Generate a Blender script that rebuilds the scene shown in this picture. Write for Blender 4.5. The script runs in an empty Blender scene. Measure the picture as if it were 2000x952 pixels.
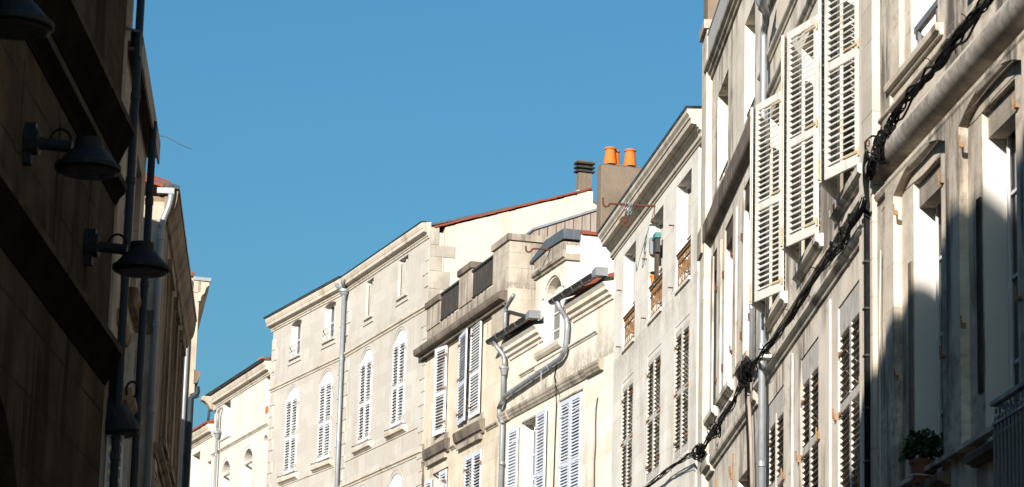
import bpy, bmesh, math, random
from mathutils import Vector, Matrix
R_ = math.radians
random.seed(7)
scn = bpy.context.scene
col = scn.collection

# ------------------------------------------------------------------ camera
FPX = 5616.0
_up = Vector((628.0, 24376.0, -FPX)).normalized()
_fw = Vector((0, 0, -1)); _fw = (_fw - _fw.dot(_up) * _up).normalized()
_rt = _fw.cross(_up)
CW = Matrix((_rt, _fw, _up))                 # camera axes -> world axes
CAM = Vector((0, 0, 1.6))
cd = bpy.data.cameras.new('camera'); cam = bpy.data.objects.new('camera', cd); col.objects.link(cam)
cd.sensor_width = 36; cd.lens = FPX / 2000 * 36; cd.clip_start = .1; cd.clip_end = 3000
cam.matrix_world = Matrix.Translation(CAM) @ CW.to_4x4()
cd.dof.use_dof = True; cd.dof.focus_distance = 48; cd.dof.aperture_fstop = 6.3
scn.camera = cam

# ------------------------------------------------------------------ light
SUN_AZ, SUN_EL = 199.0, 19.0                 # clockwise from +Y
w = bpy.data.worlds.new('World'); scn.world = w; w.use_nodes = True
nt = w.node_tree; bg = nt.nodes['Background']
sky = nt.nodes.new('ShaderNodeTexSky'); sky.sky_type = 'NISHITA'; sky.sun_disc = False
sky.sun_elevation = R_(SUN_EL); sky.sun_rotation = R_(SUN_AZ)
sky.altitude = 0; sky.air_density = 1.6; sky.dust_density = 2.0; sky.ozone_density = 10
tint = nt.nodes.new('ShaderNodeMix'); tint.data_type = 'RGBA'; tint.blend_type = 'MULTIPLY'; tint.inputs[0].default_value = 1   # white balance of the whole sky
tint.inputs[7].default_value = (.78, .94, .83, 1); nt.links.new(sky.outputs[0], tint.inputs[6]); nt.links.new(tint.outputs[2], bg.inputs[0]); bg.inputs[1].default_value = 0.074
scn.cycles.diffuse_bounces = 8; scn.cycles.max_bounces = 12
sl = bpy.data.lights.new('sun', 'SUN'); sl.energy = 5.0; sl.angle = R_(.5); sl.color = (1, .925, .835)
so = bpy.data.objects.new('sun', sl); col.objects.link(so)
sd = Vector((math.sin(R_(SUN_AZ)) * math.cos(R_(SUN_EL)), math.cos(R_(SUN_AZ)) * math.cos(R_(SUN_EL)), math.sin(R_(SUN_EL))))
so.rotation_euler = sd.to_track_quat('Z', 'Y').to_euler(); so.location = (0, -20, 60)
vs = scn.view_settings; vs.view_transform = 'Standard'; vs.look = 'None'; vs.gamma = 1; vs.exposure = 1.05
vs.use_curve_mapping = False

# ------------------------------------------------------------------ materials
def mk(name):
    m = bpy.data.materials.new(name); m.use_nodes = True
    return m, m.node_tree, m.node_tree.nodes['Principled BSDF']

def N(nt, t, **k):
    n = nt.nodes.new(t)
    for a, b in k.items():
        if a.startswith('i_'):
            n.inputs[a[2:].replace('_', ' ')].default_value = b
        else: setattr(n, a, b)
    return n

def mth(nt, op, a, b=None, c=None):
    n = nt.nodes.new('ShaderNodeMath'); n.operation = op
    for i, v in enumerate((a, b, c)):
        if v is None: continue
        if isinstance(v, (int, float)): n.inputs[i].default_value = v
        else: nt.links.new(v, n.inputs[i])
    return n.outputs[0]

def mix(nt, fac, a, b, bt='MIX'):
    n = nt.nodes.new('ShaderNodeMix'); n.data_type = 'RGBA'; n.blend_type = bt
    for s, v in ((n.inputs[0], fac), (n.inputs[6], a), (n.inputs[7], b)):
        if isinstance(v, (int, float)): s.default_value = v
        elif isinstance(v, tuple): s.default_value = (*v[:3], 1)
        else: nt.links.new(v, s)
    return n.outputs[2]

def noise(nt, vec, scale, detail=4, rough=.55, sc=(1, 1, 1), loc=(0, 0, 0)):
    mp = nt.nodes.new('ShaderNodeMapping'); mp.inputs['Scale'].default_value = sc; mp.inputs['Location'].default_value = loc
    nt.links.new(vec, mp.inputs[0])
    n = nt.nodes.new('ShaderNodeTexNoise'); n.inputs['Scale'].default_value = scale
    n.inputs['Detail'].default_value = detail; n.inputs['Roughness'].default_value = rough
    nt.links.new(mp.outputs[0], n.inputs[0]); return n.outputs[0]

def ramp(nt, v, lo, hi, a=0., b=1.):
    n = nt.nodes.new('ShaderNodeMapRange'); n.inputs[1].default_value = lo; n.inputs[2].default_value = hi
    n.inputs[3].default_value = a; n.inputs[4].default_value = b; n.interpolation_type = 'SMOOTHSTEP'
    nt.links.new(v, n.inputs[0]); return n.outputs[0]

def stone(name, base, base2=None, joint=None, bw=.62, bh=.33, jw=.007, stain=.35, streak=.3, dark=(.09, .075, .06),
          ochre=.25, bands=(), seed=0., jstr=.6, rough=.9, bump=.35, speck=0., mott=.4, cover=.40, gx=1., spec=.15):
    """weathered limestone: ashlar joints, per-block tone, streaks, blotches; bands = [(z, height, strength)] of grime"""
    m, nt, b = mk(name)
    tc = nt.nodes.new('ShaderNodeTexCoord'); v = tc.outputs['Object']
    sp = nt.nodes.new('ShaderNodeSeparateXYZ'); nt.links.new(v, sp.inputs[0])
    cb = nt.nodes.new('ShaderNodeCombineXYZ')
    nt.links.new(mth(nt, 'ADD', sp.outputs[0], sp.outputs[1]), cb.inputs[0]); nt.links.new(mth(nt, 'ADD', sp.outputs[2], seed * .137), cb.inputs[1])
    wob = noise(nt, v, 1.7, 3, loc=(seed, 0, 0))
    base2 = base2 or tuple(c * .86 for c in base)
    c = mix(nt, ramp(nt, wob, .35, .68), base, base2)
    br = nt.nodes.new('ShaderNodeTexBrick'); br.inputs['Scale'].default_value = 1
    br.inputs['Brick Width'].default_value = bw; br.inputs['Row Height'].default_value = bh
    br.inputs['Mortar Size'].default_value = jw; br.inputs['Mortar Smooth'].default_value = .3
    br.inputs['Color1'].default_value = (.84, .82, .80, 1); br.inputs['Color2'].default_value = (1.0, 1.0, 1.0, 1)
    br.inputs['Mortar'].default_value = (1, 1, 1, 1)
    # joints wander a little
    add = nt.nodes.new('ShaderNodeVectorMath'); add.operation = 'ADD'
    nz = nt.nodes.new('ShaderNodeTexNoise'); nz.inputs['Scale'].default_value = 9
    nt.links.new(v, nz.inputs[0])
    scl = nt.nodes.new('ShaderNodeVectorMath'); scl.operation = 'SCALE'; scl.inputs[3].default_value = .012
    nt.links.new(nz.outputs[1], scl.inputs[0]); nt.links.new(cb.outputs[0], add.inputs[0]); nt.links.new(scl.outputs[0], add.inputs[1])
    nt.links.new(add.outputs[0], br.inputs[0])
    c = mix(nt, .75 if joint is not False else 0., c, br.outputs[0], 'MULTIPLY')
    mot = noise(nt, v, 1.9, 9, .72, (gx, gx, .8), (seed, 9, 4))
    c = mix(nt, ramp(nt, mot, .36, .66, 0., mott), c, tuple(x * .55 for x in base))
    # ochre seepage
    o = ramp(nt, noise(nt, v, .9, 5, .6, (1, 1, .55), (3 + seed, 2, 1)), .52, .74)
    c = mix(nt, mth(nt, 'MULTIPLY', o, ochre), c, (.40, .27, .13))
    # streaks
    s1 = ramp(nt, noise(nt, v, 4.2, 8, .68, (gx, gx, .07), (seed * 2, 1, 0)), .46, .60)
    s2 = ramp(nt, noise(nt, v, .8, 3, .5, (gx, gx, .7), (seed, 4, 2)), cover, cover + .24)
    c = mix(nt, mth(nt, 'MULTIPLY', mth(nt, 'MULTIPLY', s1, s2), streak), c, dark)
    b1 = ramp(nt, noise(nt, v, 5.5, 7, .68, (gx, gx, 1), (1, seed, 0)), .53, .76)
    c = mix(nt, mth(nt, 'MULTIPLY', mth(nt, 'MULTIPLY', b1, s2), stain), c, tuple(x * 1.5 for x in dark))
    br2 = noise(nt, v, 22, 5, .7, (gx, gx, .45), (0, seed, 5))
    for z0, h, st in bands:                      # grime settled around a ledge, plus painted shade on the roll
        a = nt.nodes.new('ShaderNodeMapRange'); a.inputs[1].default_value = z0; a.inputs[2].default_value = z0 + h
        a.inputs[3].default_value = 1; a.inputs[4].default_value = 0; nt.links.new(sp.outputs[2], a.inputs[0])
        on = mth(nt, 'GREATER_THAN', sp.outputs[2], z0) if h > 0 else mth(nt, 'LESS_THAN', sp.outputs[2], z0)
        g = mth(nt, 'MULTIPLY', mth(nt, 'MULTIPLY', a.outputs[0], on), ramp(nt, mth(nt, 'ADD', mth(nt, 'MULTIPLY', br2, .5), mth(nt, 'MULTIPLY', noise(nt, v, 2.6, 4, .6, (gx, gx, .25), (seed, 8, 0)), .5)), .40, .60))
        c = mix(nt, mth(nt, 'MULTIPLY', g, st), c, dark)
    f = noise(nt, v, 60, 4, .7)
    c = mix(nt, ramp(nt, f, .3, .7, .0, .16), c, tuple(x * .5 for x in base))
    if speck:
        sk = ramp(nt, noise(nt, v, 14, 3, .6, loc=(seed, 0, 9)), .66, .70)
        c = mix(nt, mth(nt, 'MULTIPLY', sk, speck), c, dark)
    if joint is not False:
        jm = mth(nt, 'MULTIPLY', br.outputs[1], mth(nt, 'MULTIPLY', ramp(nt, noise(nt, v, 1.1, 3, .5, loc=(seed, 3, 3)), .38, .62, .25, 1.), jstr))
        c = mix(nt, jm, c, joint or tuple(x * .42 for x in base))
    nt.links.new(c, b.inputs['Base Color']); b.inputs['Roughness'].default_value = rough
    b.inputs['Specular IOR Level'].default_value = spec
    bp = nt.nodes.new('ShaderNodeBump'); bp.inputs['Strength'].default_value = bump; bp.inputs['Distance'].default_value = .012
    hh = mth(nt, 'ADD', mth(nt, 'MULTIPLY', noise(nt, v, 26, 6, .7), .8), mth(nt, 'MULTIPLY', noise(nt, v, 4, 3), 1.2))
    if joint is not False: hh = mth(nt, 'SUBTRACT', hh, mth(nt, 'MULTIPLY', br.outputs[1], 1.0))
    nt.links.new(hh, bp.inputs['Height']); nt.links.new(bp.outputs[0], b.inputs['Normal'])
    return m

def paint(name, base, dirt=(.30, .24, .18), amt=.25, rough=.5, metal=0., scale=7, sc=(1, 1, .3), bump=.1, spec=.3):
    m, nt, b = mk(name)
    tc = nt.nodes.new('ShaderNodeTexCoord'); v = tc.outputs['Object']
    n = ramp(nt, noise(nt, v, scale, 6, .65, sc), .46, .74)
    c = mix(nt, mth(nt, 'MULTIPLY', n, amt), base, dirt)
    c = mix(nt, ramp(nt, noise(nt, v, 1.3, 2), .3, .7, 0, .18), c, tuple(x * .7 for x in base))
    nt.links.new(c, b.inputs['Base Color']); b.inputs['Metallic'].default_value = metal
    r = ramp(nt, noise(nt, v, 9, 4), .3, .7, rough - .1, rough + .15); nt.links.new(r, b.inputs['Roughness'])
    b.inputs['Specular IOR Level'].default_value = spec
    if bump:
        bp = nt.nodes.new('ShaderNodeBump'); bp.inputs['Strength'].default_value = bump; bp.inputs['Distance'].default_value = .01
        nt.links.new(noise(nt, v, 30, 5, .7, sc), bp.inputs['Height']); nt.links.new(bp.outputs[0], b.inputs['Normal'])
    return m

def glass(name='window_glass'):
    m, nt, b = mk(name)
    b.inputs['Base Color'].default_value = (.012, .014, .017, 1); b.inputs['Roughness'].default_value = .06
    b.inputs['Specular IOR Level'].default_value = .6
    return m

D1 = (.085, .07, .055)
M = {}
M['s1'] = stone('stone_stained_grey', (.68, .60, .49), (.56, .485, .39), bw=1.1, bh=.42, jstr=.5, stain=1., streak=1., cover=.27, mott=.5, gx=.33, dark=(.085, .072, .062), ochre=.25, seed=1.3, bands=[(5.5, 1.3, .75), (8.2, -.9, .35)], bump=.45)
M['roll'] = stone('stone_roll_stained_shaded', (.58, .53, .46), (.46, .41, .35), bw=.8, bh=9, jstr=.5, stain=.8, streak=.9, ochre=.2, seed=41.3, dark=(.12, .10, .085), bump=.5, gx=.4, mott=.6, bands=[(8.47, -.32, .85)])  # grime band also paints shade into the roll's lower half
M['s2'] = stone('render_pale_beige', (.70, .635, .54), (.66, .59, .49), joint=False, stain=.9, streak=1., mott=.35, gx=.36, cover=.33, ochre=.15, seed=4.1, dark=(.17, .14, .11), bump=.2)
M['s3'] = stone('stone_beige_streaked', (.72, .655, .56), (.66, .59, .49), bw=.9, bh=.42, jstr=.45, stain=.9, streak=.9, cover=.33, mott=.4, gx=.4, ochre=.35, seed=7.7, bands=[(11.5, .55, .9)], dark=(.11, .095, .08))
M['s3b'] = stone('stone_quoin_beige', (.62, .56, .47), (.55, .485, .39), bw=5, bh=.36, jw=.012, jstr=.8, stain=.8, streak=.5, ochre=.3, seed=2.2, dark=(.15, .13, .11), gx=.5)
M['s4'] = stone('stone_pale_ashlar', (.70, .675, .62), (.67, .635, .57), bw=.95, bh=.33, jw=.006, jstr=.5, stain=.3, streak=.35, ochre=.3, seed=9.4, bands=[(11.4, -.7, .45)], dark=(.20, .16, .12), gx=.5, mott=.3)
M['s5'] = stone('stone_cream_ashlar', (.70, .655, .575), (.67, .605, .50), bw=.75, bh=.36, jw=.007, jstr=.35, stain=.25, streak=.3, ochre=.22, seed=12.9, bands=[(11.6, .5, .75), (12.2, -.4, .3)], dark=(.13, .11, .09), gx=.7, mott=.22)
M['s6'] = stone('stone_cream_weathered', (.62, .555, .455), (.57, .49, .375), bw=.8, bh=.4, jw=.010, jstr=.45, stain=.35, streak=.4, ochre=.4, seed=15.1, bands=[(14.1, .55, .85), (11.4, -.5, .3)], dark=(.11, .09, .075), gx=.7, mott=.28)
M['s6b'] = stone('stone_parapet_grey', (.47, .42, .35), (.36, .31, .25), bw=.6, bh=.33, jw=.010, jstr=.6, stain=1.0, streak=.8, ochre=.3, seed=18.4, bands=[(14.2, .45, .9)], dark=(.12, .10, .085))
M['s7'] = stone('stone_white_ashlar', (.47, .445, .405), (.455, .425, .38), bw=.7, bh=.31, jw=.005, jstr=.38, stain=.3, streak=.3, ochre=.22, seed=21.6, bands=[(15.15, .35, .3), (12.45, -.8, .25)], dark=(.24, .20, .16), bump=.2, mott=.08)
M['s7b'] = stone('stone_white_ashlar_left', (.455, .43, .39), (.44, .41, .37), bw=.8, bh=.31, jw=.005, jstr=.16, stain=.25, streak=.25, ochre=.15, seed=31.6, bands=[(15.15, .35, .25), (12.45, -.8, .2)], dark=(.26, .22, .18), bump=.2, mott=.08)
M['s8'] = stone('stone_white_plain', (.58, .55, .495), (.555, .52, .46), joint=False, stain=.25, streak=.25, ochre=.15, seed=24.6, dark=(.26, .21, .17), bump=.15, mott=.08)
M['plaster'] = stone('plaster_cream', (.52, .465, .40), (.51, .455, .39), joint=False, stain=.2, streak=.35, ochre=.05, seed=27.6, dark=(.3, .25, .2), bump=.08, mott=.2)
M['white_render'] = stone('render_white', (.50, .51, .51), (.48, .49, .49), joint=False, stain=.1, streak=.12, ochre=.0, seed=3.3, dark=(.4, .4, .4), bump=.05, mott=.1)
M['quoin'] = stone('stone_quoin_grey', (.46, .42, .36), (.30, .27, .23), bw=9, bh=9, stain=1., streak=.7, seed=5.1, ochre=.2, dark=(.16, .14, .12))
M['ledge_dark'] = stone('stone_ledge_mouldy', (.19, .16, .13), (.11, .092, .075), bw=.9, bh=9, stain=1., streak=.9, ochre=.3, seed=6.3, dark=(.045, .038, .032), bump=.6)
M['ledge'] = stone('stone_ledge_worn', (.40, .355, .295), (.28, .24, .195), bw=.9, bh=9, jstr=.3, stain=1., streak=.8, ochre=.3, seed=8.3, dark=(.09, .075, .06), bump=.5)
M['ledge_pale'] = stone('stone_ledge_pale', (.60, .54, .46), (.52, .46, .38), bw=1.1, bh=9, jstr=.3, stain=.6, streak=.5, ochre=.3, seed=11.3, dark=(.18, .15, .12), bump=.3)
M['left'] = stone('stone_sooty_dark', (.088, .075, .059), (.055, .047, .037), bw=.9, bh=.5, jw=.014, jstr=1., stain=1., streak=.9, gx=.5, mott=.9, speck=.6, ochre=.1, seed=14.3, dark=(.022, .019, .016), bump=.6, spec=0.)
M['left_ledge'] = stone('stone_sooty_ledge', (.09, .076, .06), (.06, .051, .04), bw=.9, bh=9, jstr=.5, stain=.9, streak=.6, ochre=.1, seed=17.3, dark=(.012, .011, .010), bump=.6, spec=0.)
M['soffit_shade'] = stone('painted_soffit_shade', (.020, .017, .014), (.010, .009, .008), bw=.9, bh=9, stain=.5, streak=.3, ochre=0, seed=44.3, dark=(.004, .004, .004), bump=.8, spec=0.)  # near-black colour paints in the shade under the left ledges
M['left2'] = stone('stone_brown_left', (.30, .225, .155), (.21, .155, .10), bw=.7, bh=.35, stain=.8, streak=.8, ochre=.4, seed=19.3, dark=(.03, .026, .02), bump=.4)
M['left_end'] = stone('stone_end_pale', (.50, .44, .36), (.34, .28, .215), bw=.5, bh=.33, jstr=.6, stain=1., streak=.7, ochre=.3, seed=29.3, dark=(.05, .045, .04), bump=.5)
M['concrete'] = stone('render_brown_chimney', (.19, .15, .112), (.155, .122, .09), joint=False, stain=.5, streak=.35, ochre=.1, seed=33.3, dark=(.06, .05, .04), speck=.8, bump=.6)
M['white'] = paint('shutter_white_paint', (.56, .57, .59), (.33, .27, .2), .25, .45)
M['white_worn'] = paint('shutter_worn_paint', (.46, .43, .385), (.16, .125, .09), .7, .6, scale=11)
M['bluewhite'] = paint('shutter_bluish_white', (.47, .50, .56), (.28, .26, .24), .18, .4)
M['frame'] = paint('window_frame_white', (.56, .55, .54), (.4, .35, .28), .2, .4)
M['jamb'] = paint('painted_jamb_white', (.50, .48, .44), (.42, .34, .25), .3, .6, scale=4)
M['zinc'] = paint('zinc_pipe', (.24, .26, .28), (.16, .16, .16), .45, .45, .35, sc=(1, 1, .2), spec=.4)
M['zinc_pale'] = paint('zinc_pale_flashing', (.21, .225, .235), (.22, .22, .23), .4, .42, .25)
M['gutter'] = paint('gutter_dark_metal', (.022, .028, .028), (.07, .07, .065), .4, .35, .5)
M['pipe_dark'] = paint('pipe_dark_green', (.022, .034, .04), (.05, .06, .06), .3, .55, .0, spec=.15)
M['black'] = paint('black_cable', (.006, .006, .006), (.02, .018, .016), .3, .7, spec=.1)
M['iron'] = paint('wrought_iron', (.03, .028, .026), (.10, .06, .035), .5, .5)
M['iron_grey'] = paint('iron_grey_paint', (.13, .14, .15), (.2, .16, .12), .4, .5)
M['rust'] = paint('rusty_iron', (.17, .075, .03), (.10, .035, .012), .8, .8, scale=14, sc=(1, 1, 1), bump=.3)
M['rust_bright'] = paint('rusty_bright_iron', (.25, .145, .075), (.06, .03, .018), .9, .8, scale=26, sc=(1, 1, 1), bump=.3)
M['rust_guard'] = paint('rusty_guard_iron', (.20, .105, .045), (.03, .018, .012), .9, .8, scale=22, sc=(1, 1, 1), bump=.3)
M['white_near'] = paint('shutter_cream_dirty', (.54, .525, .48), (.25, .19, .12), .55, .5, scale=8, sc=(1, 1, .25))
M['rust_dark'] = paint('rusty_brown_bar', (.085, .03, .018), (.06, .02, .012), .6, .75, scale=14, sc=(1, 1, 1), bump=.3)
M['terra'] = paint('terracotta_pot', (.52, .13, .018), (.26, .07, .02), .35, .7, scale=4)
M['tile'] = paint('roof_tile_red', (.20, .05, .03), (.12, .05, .035), .7, .8, scale=9, sc=(1, 1, 1), bump=.4)
M['tile_dark'] = paint('roof_tile_dark', (.10, .075, .065), (.04, .035, .035), .6, .8, scale=9, sc=(1, 1, 1), bump=.4)
M['slate'] = paint('slate_grey', (.07, .085, .10), (.14, .15, .155), .5, .5, scale=12, sc=(1, 1, .15))
M['wood'] = paint('cladding_weathered_wood', (.27, .225, .19), (.14, .115, .095), .8, .8, scale=9, sc=(1, 1, .12), bump=.3)
M['wood_dark'] = paint('dark_lintel_wood', (.07, .05, .035), (.03, .02, .015), .6, .8)
M['brick'] = paint('brick_red', (.45, .13, .07), (.2, .08, .05), .6, .8, scale=12, sc=(1, 1, 1))
M['cable_pale'] = paint('pale_cable', (.5, .48, .44), (.3, .27, .22), .4, .5)
M['teal'] = paint('teal_paint', (.05, .17, .16), (.05, .15, .14), .4, .5)
M['lamp'] = paint('lamp_dark_enamel', (.011, .016, .019), (.01, .01, .01), .4, .6, spec=.15)
M['lamp_in'] = paint('lamp_inner_dark', (.02, .02, .02), (.01, .01, .01), .4, .6)
M['leaf'] = paint('leaf_dark_green', (.014, .035, .012), (.03, .05, .015), .5, .5, scale=30, sc=(1, 1, 1))
M['pot'] = paint('plant_pot_brown', (.13, .055, .035), (.06, .03, .02), .5, .7)
M['asphalt'] = stone('street_paving', (.30, .275, .24), (.25, .23, .20), bw=.2, bh=.2, stain=.3, seed=1.)
M['hinge_pale'] = paint('hinge_flaking_paint', (.42, .33, .20), (.22, .10, .03), .7, .7, scale=30, sc=(1, 1, 1))
M['glass'] = glass()
M['moss'] = paint('mossy_tile', (.10, .09, .05), (.03, .03, .02), .7, .9, scale=20, sc=(1, 1, 1), bump=.5)

# ------------------------------------------------------------------ facade frames
def ray(x, y):
    return (CW.transposed().inverted() @ Vector((0, 0, 0))) if False else (Matrix((_rt, _fw, _up)) @ Vector((x - 1000, 476 - y, -FPX))).normalized()

def azim(x, y):
    r = ray(x, y); return math.degrees(math.atan2(r.x, r.y))

class Fac:
    """a vertical street front: u runs along it away from the camera, w out into the street, z up"""
    def __init__(s, O, az, side=1):
        a = R_(az); s.az = az; s.O = Vector((O[0], O[1], 0)); s.D = Vector((math.sin(a), math.cos(a), 0))
        s.N = Vector((-s.D.y, s.D.x, 0)) * side; s.side = side; s.root = None
    def uz(s, x, y, w=0.):
        r = ray(x, y); t = (s.O + w * s.N - CAM).dot(s.N) / r.dot(s.N); p = CAM + t * r
        return (p - s.O).dot(s.D), p.z
    def P(s, x, y, w=0.):                      # local point (u, w, z) on the plane at offset w
        u, z = s.uz(x, y, w); return (u, w, z)
    def at(s, u, z=0., w=0.): return s.O + s.D * u + s.N * w + Vector((0, 0, z))
    def end(s, x, y): u, z = s.uz(x, y); return s.at(u)
    def house(s, name, label, cat, group=None):
        e = bpy.data.objects.new(name, None); col.objects.link(e); e.empty_display_size = .3
        e.location = s.O
        X = s.D * s.side
        e.rotation_euler = (0, 0, math.atan2(X.y, X.x))
        e['label'] = label; e['category'] = cat
        if group: e['group'] = group
        s.root = e; return e

class MB:
    def __init__(s, side=1): s.v = []; s.f = []; s.k = side
    def add(s, vs, fs):
        o = len(s.v); s.v += [(s.k * p[0], p[1], p[2]) for p in vs]; s.f += [[i + o for i in f] for f in fs]
    def box(s, u0, u1, w0, w1, z0, z1):
        vs = [(u, w_, z) for u in (u0, u1) for w_ in (w0, w1) for z in (z0, z1)]
        s.add(vs, [(0, 1, 3, 2), (4, 6, 7, 5), (0, 4, 5, 1), (2, 3, 7, 6), (0, 2, 6, 4), (1, 5, 7, 3)]); return s
    def prism(s, prof, u0, u1):               # profile of (w, z) swept along u
        n = len(prof); vs = [(u0, a, b) for a, b in prof] + [(u1, a, b) for a, b in prof]
        fs = [(i, (i + 1) % n, n + (i + 1) % n, n + i) for i in range(n)] + [list(range(n))[::-1], list(range(n, 2 * n))]
        s.add(vs, fs); return s
    def prismw(s, prof, w0, w1):              # profile of (u, z) swept along w
        n = len(prof); vs = [(a, w0, b) for a, b in prof] + [(a, w1, b) for a, b in prof]
        fs = [(i, (i + 1) % n, n + (i + 1) % n, n + i) for i in range(n)] + [list(range(n))[::-1], list(range(n, 2 * n))]
        s.add(vs, fs); return s
    def tube(s, pts, r, seg=10, closed=True):
        pts = [Vector(p) for p in pts]; rr = r if isinstance(r, (list, tuple)) else [r] * len(pts)
        t0 = (pts[1] - pts[0]).normalized(); a = t0.orthogonal().normalized(); vs = []
        for i, p in enumerate(pts):
            if i == 0: t = t0
            elif i == len(pts) - 1: t = (pts[i] - pts[i - 1]).normalized()
            else: t = ((pts[i + 1] - p).normalized() + (p - pts[i - 1]).normalized()).normalized()
            a = (a - a.dot(t) * t).normalized(); b = t.cross(a)
            for k in range(seg):
                an = 2 * math.pi * k / seg; q = p + rr[i] * (math.cos(an) * a + math.sin(an) * b); vs.append(tuple(q))
        fs = [(i * seg + k, i * seg + (k + 1) % seg, (i + 1) * seg + (k + 1) % seg, (i + 1) * seg + k) for i in range(len(pts) - 1) for k in range(seg)]
        if closed: fs += [list(range(seg))[::-1], list(range((len(pts) - 1) * seg, len(pts) * seg))]
        s.add(vs, fs); return s
    def lathe(s, c, prof, seg=20):            # prof (radius, z) about the vertical through c
        s.tube([(c[0], c[1], c[2] + z) for r, z in prof], [max(r, .001) for r, z in prof], seg); return s
    def build(s, name, mat, parent=None, smooth=False, bevel=0., label=None):
        me = bpy.data.meshes.new(name); me.from_pydata(s.v, [], s.f)
        bm = bmesh.new(); bm.from_mesh(me); bmesh.ops.recalc_face_normals(bm, faces=bm.faces); bm.to_mesh(me); bm.free()
        me.materials.append(mat if not isinstance(mat, str) else M[mat])
        if smooth:
            for p in me.polygons: p.use_smooth = True
        o = bpy.data.objects.new(name, me); col.objects.link(o)
        if parent: o.parent = parent
        if bevel:
            b = o.modifiers.new('bevel', 'BEVEL'); b.width = bevel; b.segments = 2; b.limit_method = 'ANGLE'
        if label: o['label'] = label
        return o

def smooth_pts(pts, n=6, k=.35):
    """round the corners of a polyline"""
    pts = [Vector(p) for p in pts]; out = [pts[0]]
    for i in range(1, len(pts) - 1):
        a, b, c = pts[i - 1], pts[i], pts[i + 1]
        p = b + (a - b) * min(k, .09 / max((a - b).length, .01) if k > 1 else k); q = b + (c - b) * min(k, .09 / max((c - b).length, .01) if k > 1 else k)
        for j in range(n + 1):
            t = j / n; out.append((1 - t) ** 2 * p + 2 * t * (1 - t) * b + t * t * q)
    out.append(pts[-1]); return out

def wall_mesh(fac, name, outline, holes, thick, mat, w0=0., parent=None):
    """flat wall of real thickness with openings; outline and holes are lists of (u, z)"""
    cu = bpy.data.curves.new(name, 'CURVE'); cu.dimensions = '2D'; cu.fill_mode = 'BOTH'; cu.extrude = thick / 2
    for poly in [outline] + holes:
        sp = cu.splines.new('POLY'); sp.points.add(len(poly) - 1); sp.use_cyclic_u = True
        for p, (u, z) in zip(sp.points, poly): p.co = (u * fac.side, z, 0, 1)
    tmp = bpy.data.objects.new(name + '_c', cu); col.objects.link(tmp)
    dg = bpy.context.evaluated_depsgraph_get()
    me = bpy.data.meshes.new_from_object(tmp.evaluated_get(dg))
    bpy.data.objects.remove(tmp); bpy.data.curves.remove(cu)
    for v in me.vertices:
        x, y, z = v.co; v.co = (x, w0 - thick / 2 + z, y)
    bm = bmesh.new(); bm.from_mesh(me); bmesh.ops.remove_doubles(bm, verts=bm.verts, dist=1e-4); bmesh.ops.recalc_face_normals(bm, faces=bm.faces); bm.to_mesh(me); bm.free()
    me.materials.clear(); me.materials.append(M[mat])
    for p in me.polygons: p.use_smooth = False
    me.name = name
    o = bpy.data.objects.new(name, me); col.objects.link(o); o.parent = parent or fac.root
    return o

def rect(u0, u1, z0, z1): return [(u0, z0), (u1, z0), (u1, z1), (u0, z1)]
def arch(u0, u1, z0, zs, zt, n=12):
    """opening with a segmental arched head, springing at zs and cresting at zt"""
    c = (u0 + u1) / 2; h = zt - zs; a = (u1 - u0) / 2; r = (a * a + h * h) / (2 * h); cz = zt - r
    t0 = math.asin(min(1, a / r)); pts = [(u0, z0), (u1, z0)]
    for i in range(n + 1):
        t = t0 - 2 * t0 * i / n; pts.append((c + r * math.sin(t), cz + r * math.cos(t)))
    return pts
def arch_band(fac, u0, u1, zs, zt, wd, w0, w1, n=14):
    """raised arched moulding around a head"""
    inner = arch(u0, u1, zs - .01, zs, zt, n)[2:]; outer = arch(u0 - wd, u1 + wd, zs - .01, zs, zt + wd, n)[2:]
    m = MB(fac.side)
    for i in range(len(inner) - 1):
        a, b, c, d = inner[i], inner[i + 1], outer[i + 1], outer[i]
        m.add([(p[0], w_, p[1]) for w_ in (w0, w1) for p in (a, b, c, d)], [(0, 1, 2, 3), (7, 6, 5, 4), (0, 4, 5, 1), (2, 6, 7, 3)] + ([(0, 3, 7, 4)] if i == 0 else []) + ([(1, 5, 6, 2)] if i == len(inner) - 2 else []))
    return m

def window(fac, u0, u1, z0, z1, depth=.18, bars=2, mull=True, fw=.06, mat='frame', name='window'):
    """casement: frame with mullion and bars, and its panes"""
    k = fac.side; d0, d1 = -depth - .05, -depth
    f = MB(k); f.box(u0, u0 + fw, d0, d1, z0, z1).box(u1 - fw, u1, d0, d1, z0, z1).box(u0 + fw, u1 - fw, d0, d1, z0, z0 + fw).box(u0 + fw, u1 - fw, d0, d1, z1 - fw, z1)
    c = (u0 + u1) / 2
    if mull: f.box(c - fw * .6, c + fw * .6, d0 + .003, d1 + .015, z0 + fw, z1 - fw)
    for i in range(bars):
        z = z0 + (z1 - z0) * (i + 1) / (bars + 1); e = fw * .6 if mull else 0
        f.box(u0 + fw, c - e, d0 + .01, d1 - .008, z - .014, z + .014)
        f.box(c + e, u1 - fw, d0 + .01, d1 - .008, z - .014, z + .014)
    o = f.build(name, mat, fac.root)
    p = MB(k); p.box(u0 + fw * .5, u1 - fw * .5, d0 + .014, d0 + .024, z0 + fw * .5, z1 - fw * .5); p.build('pane', 'glass', o)
    return o

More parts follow.
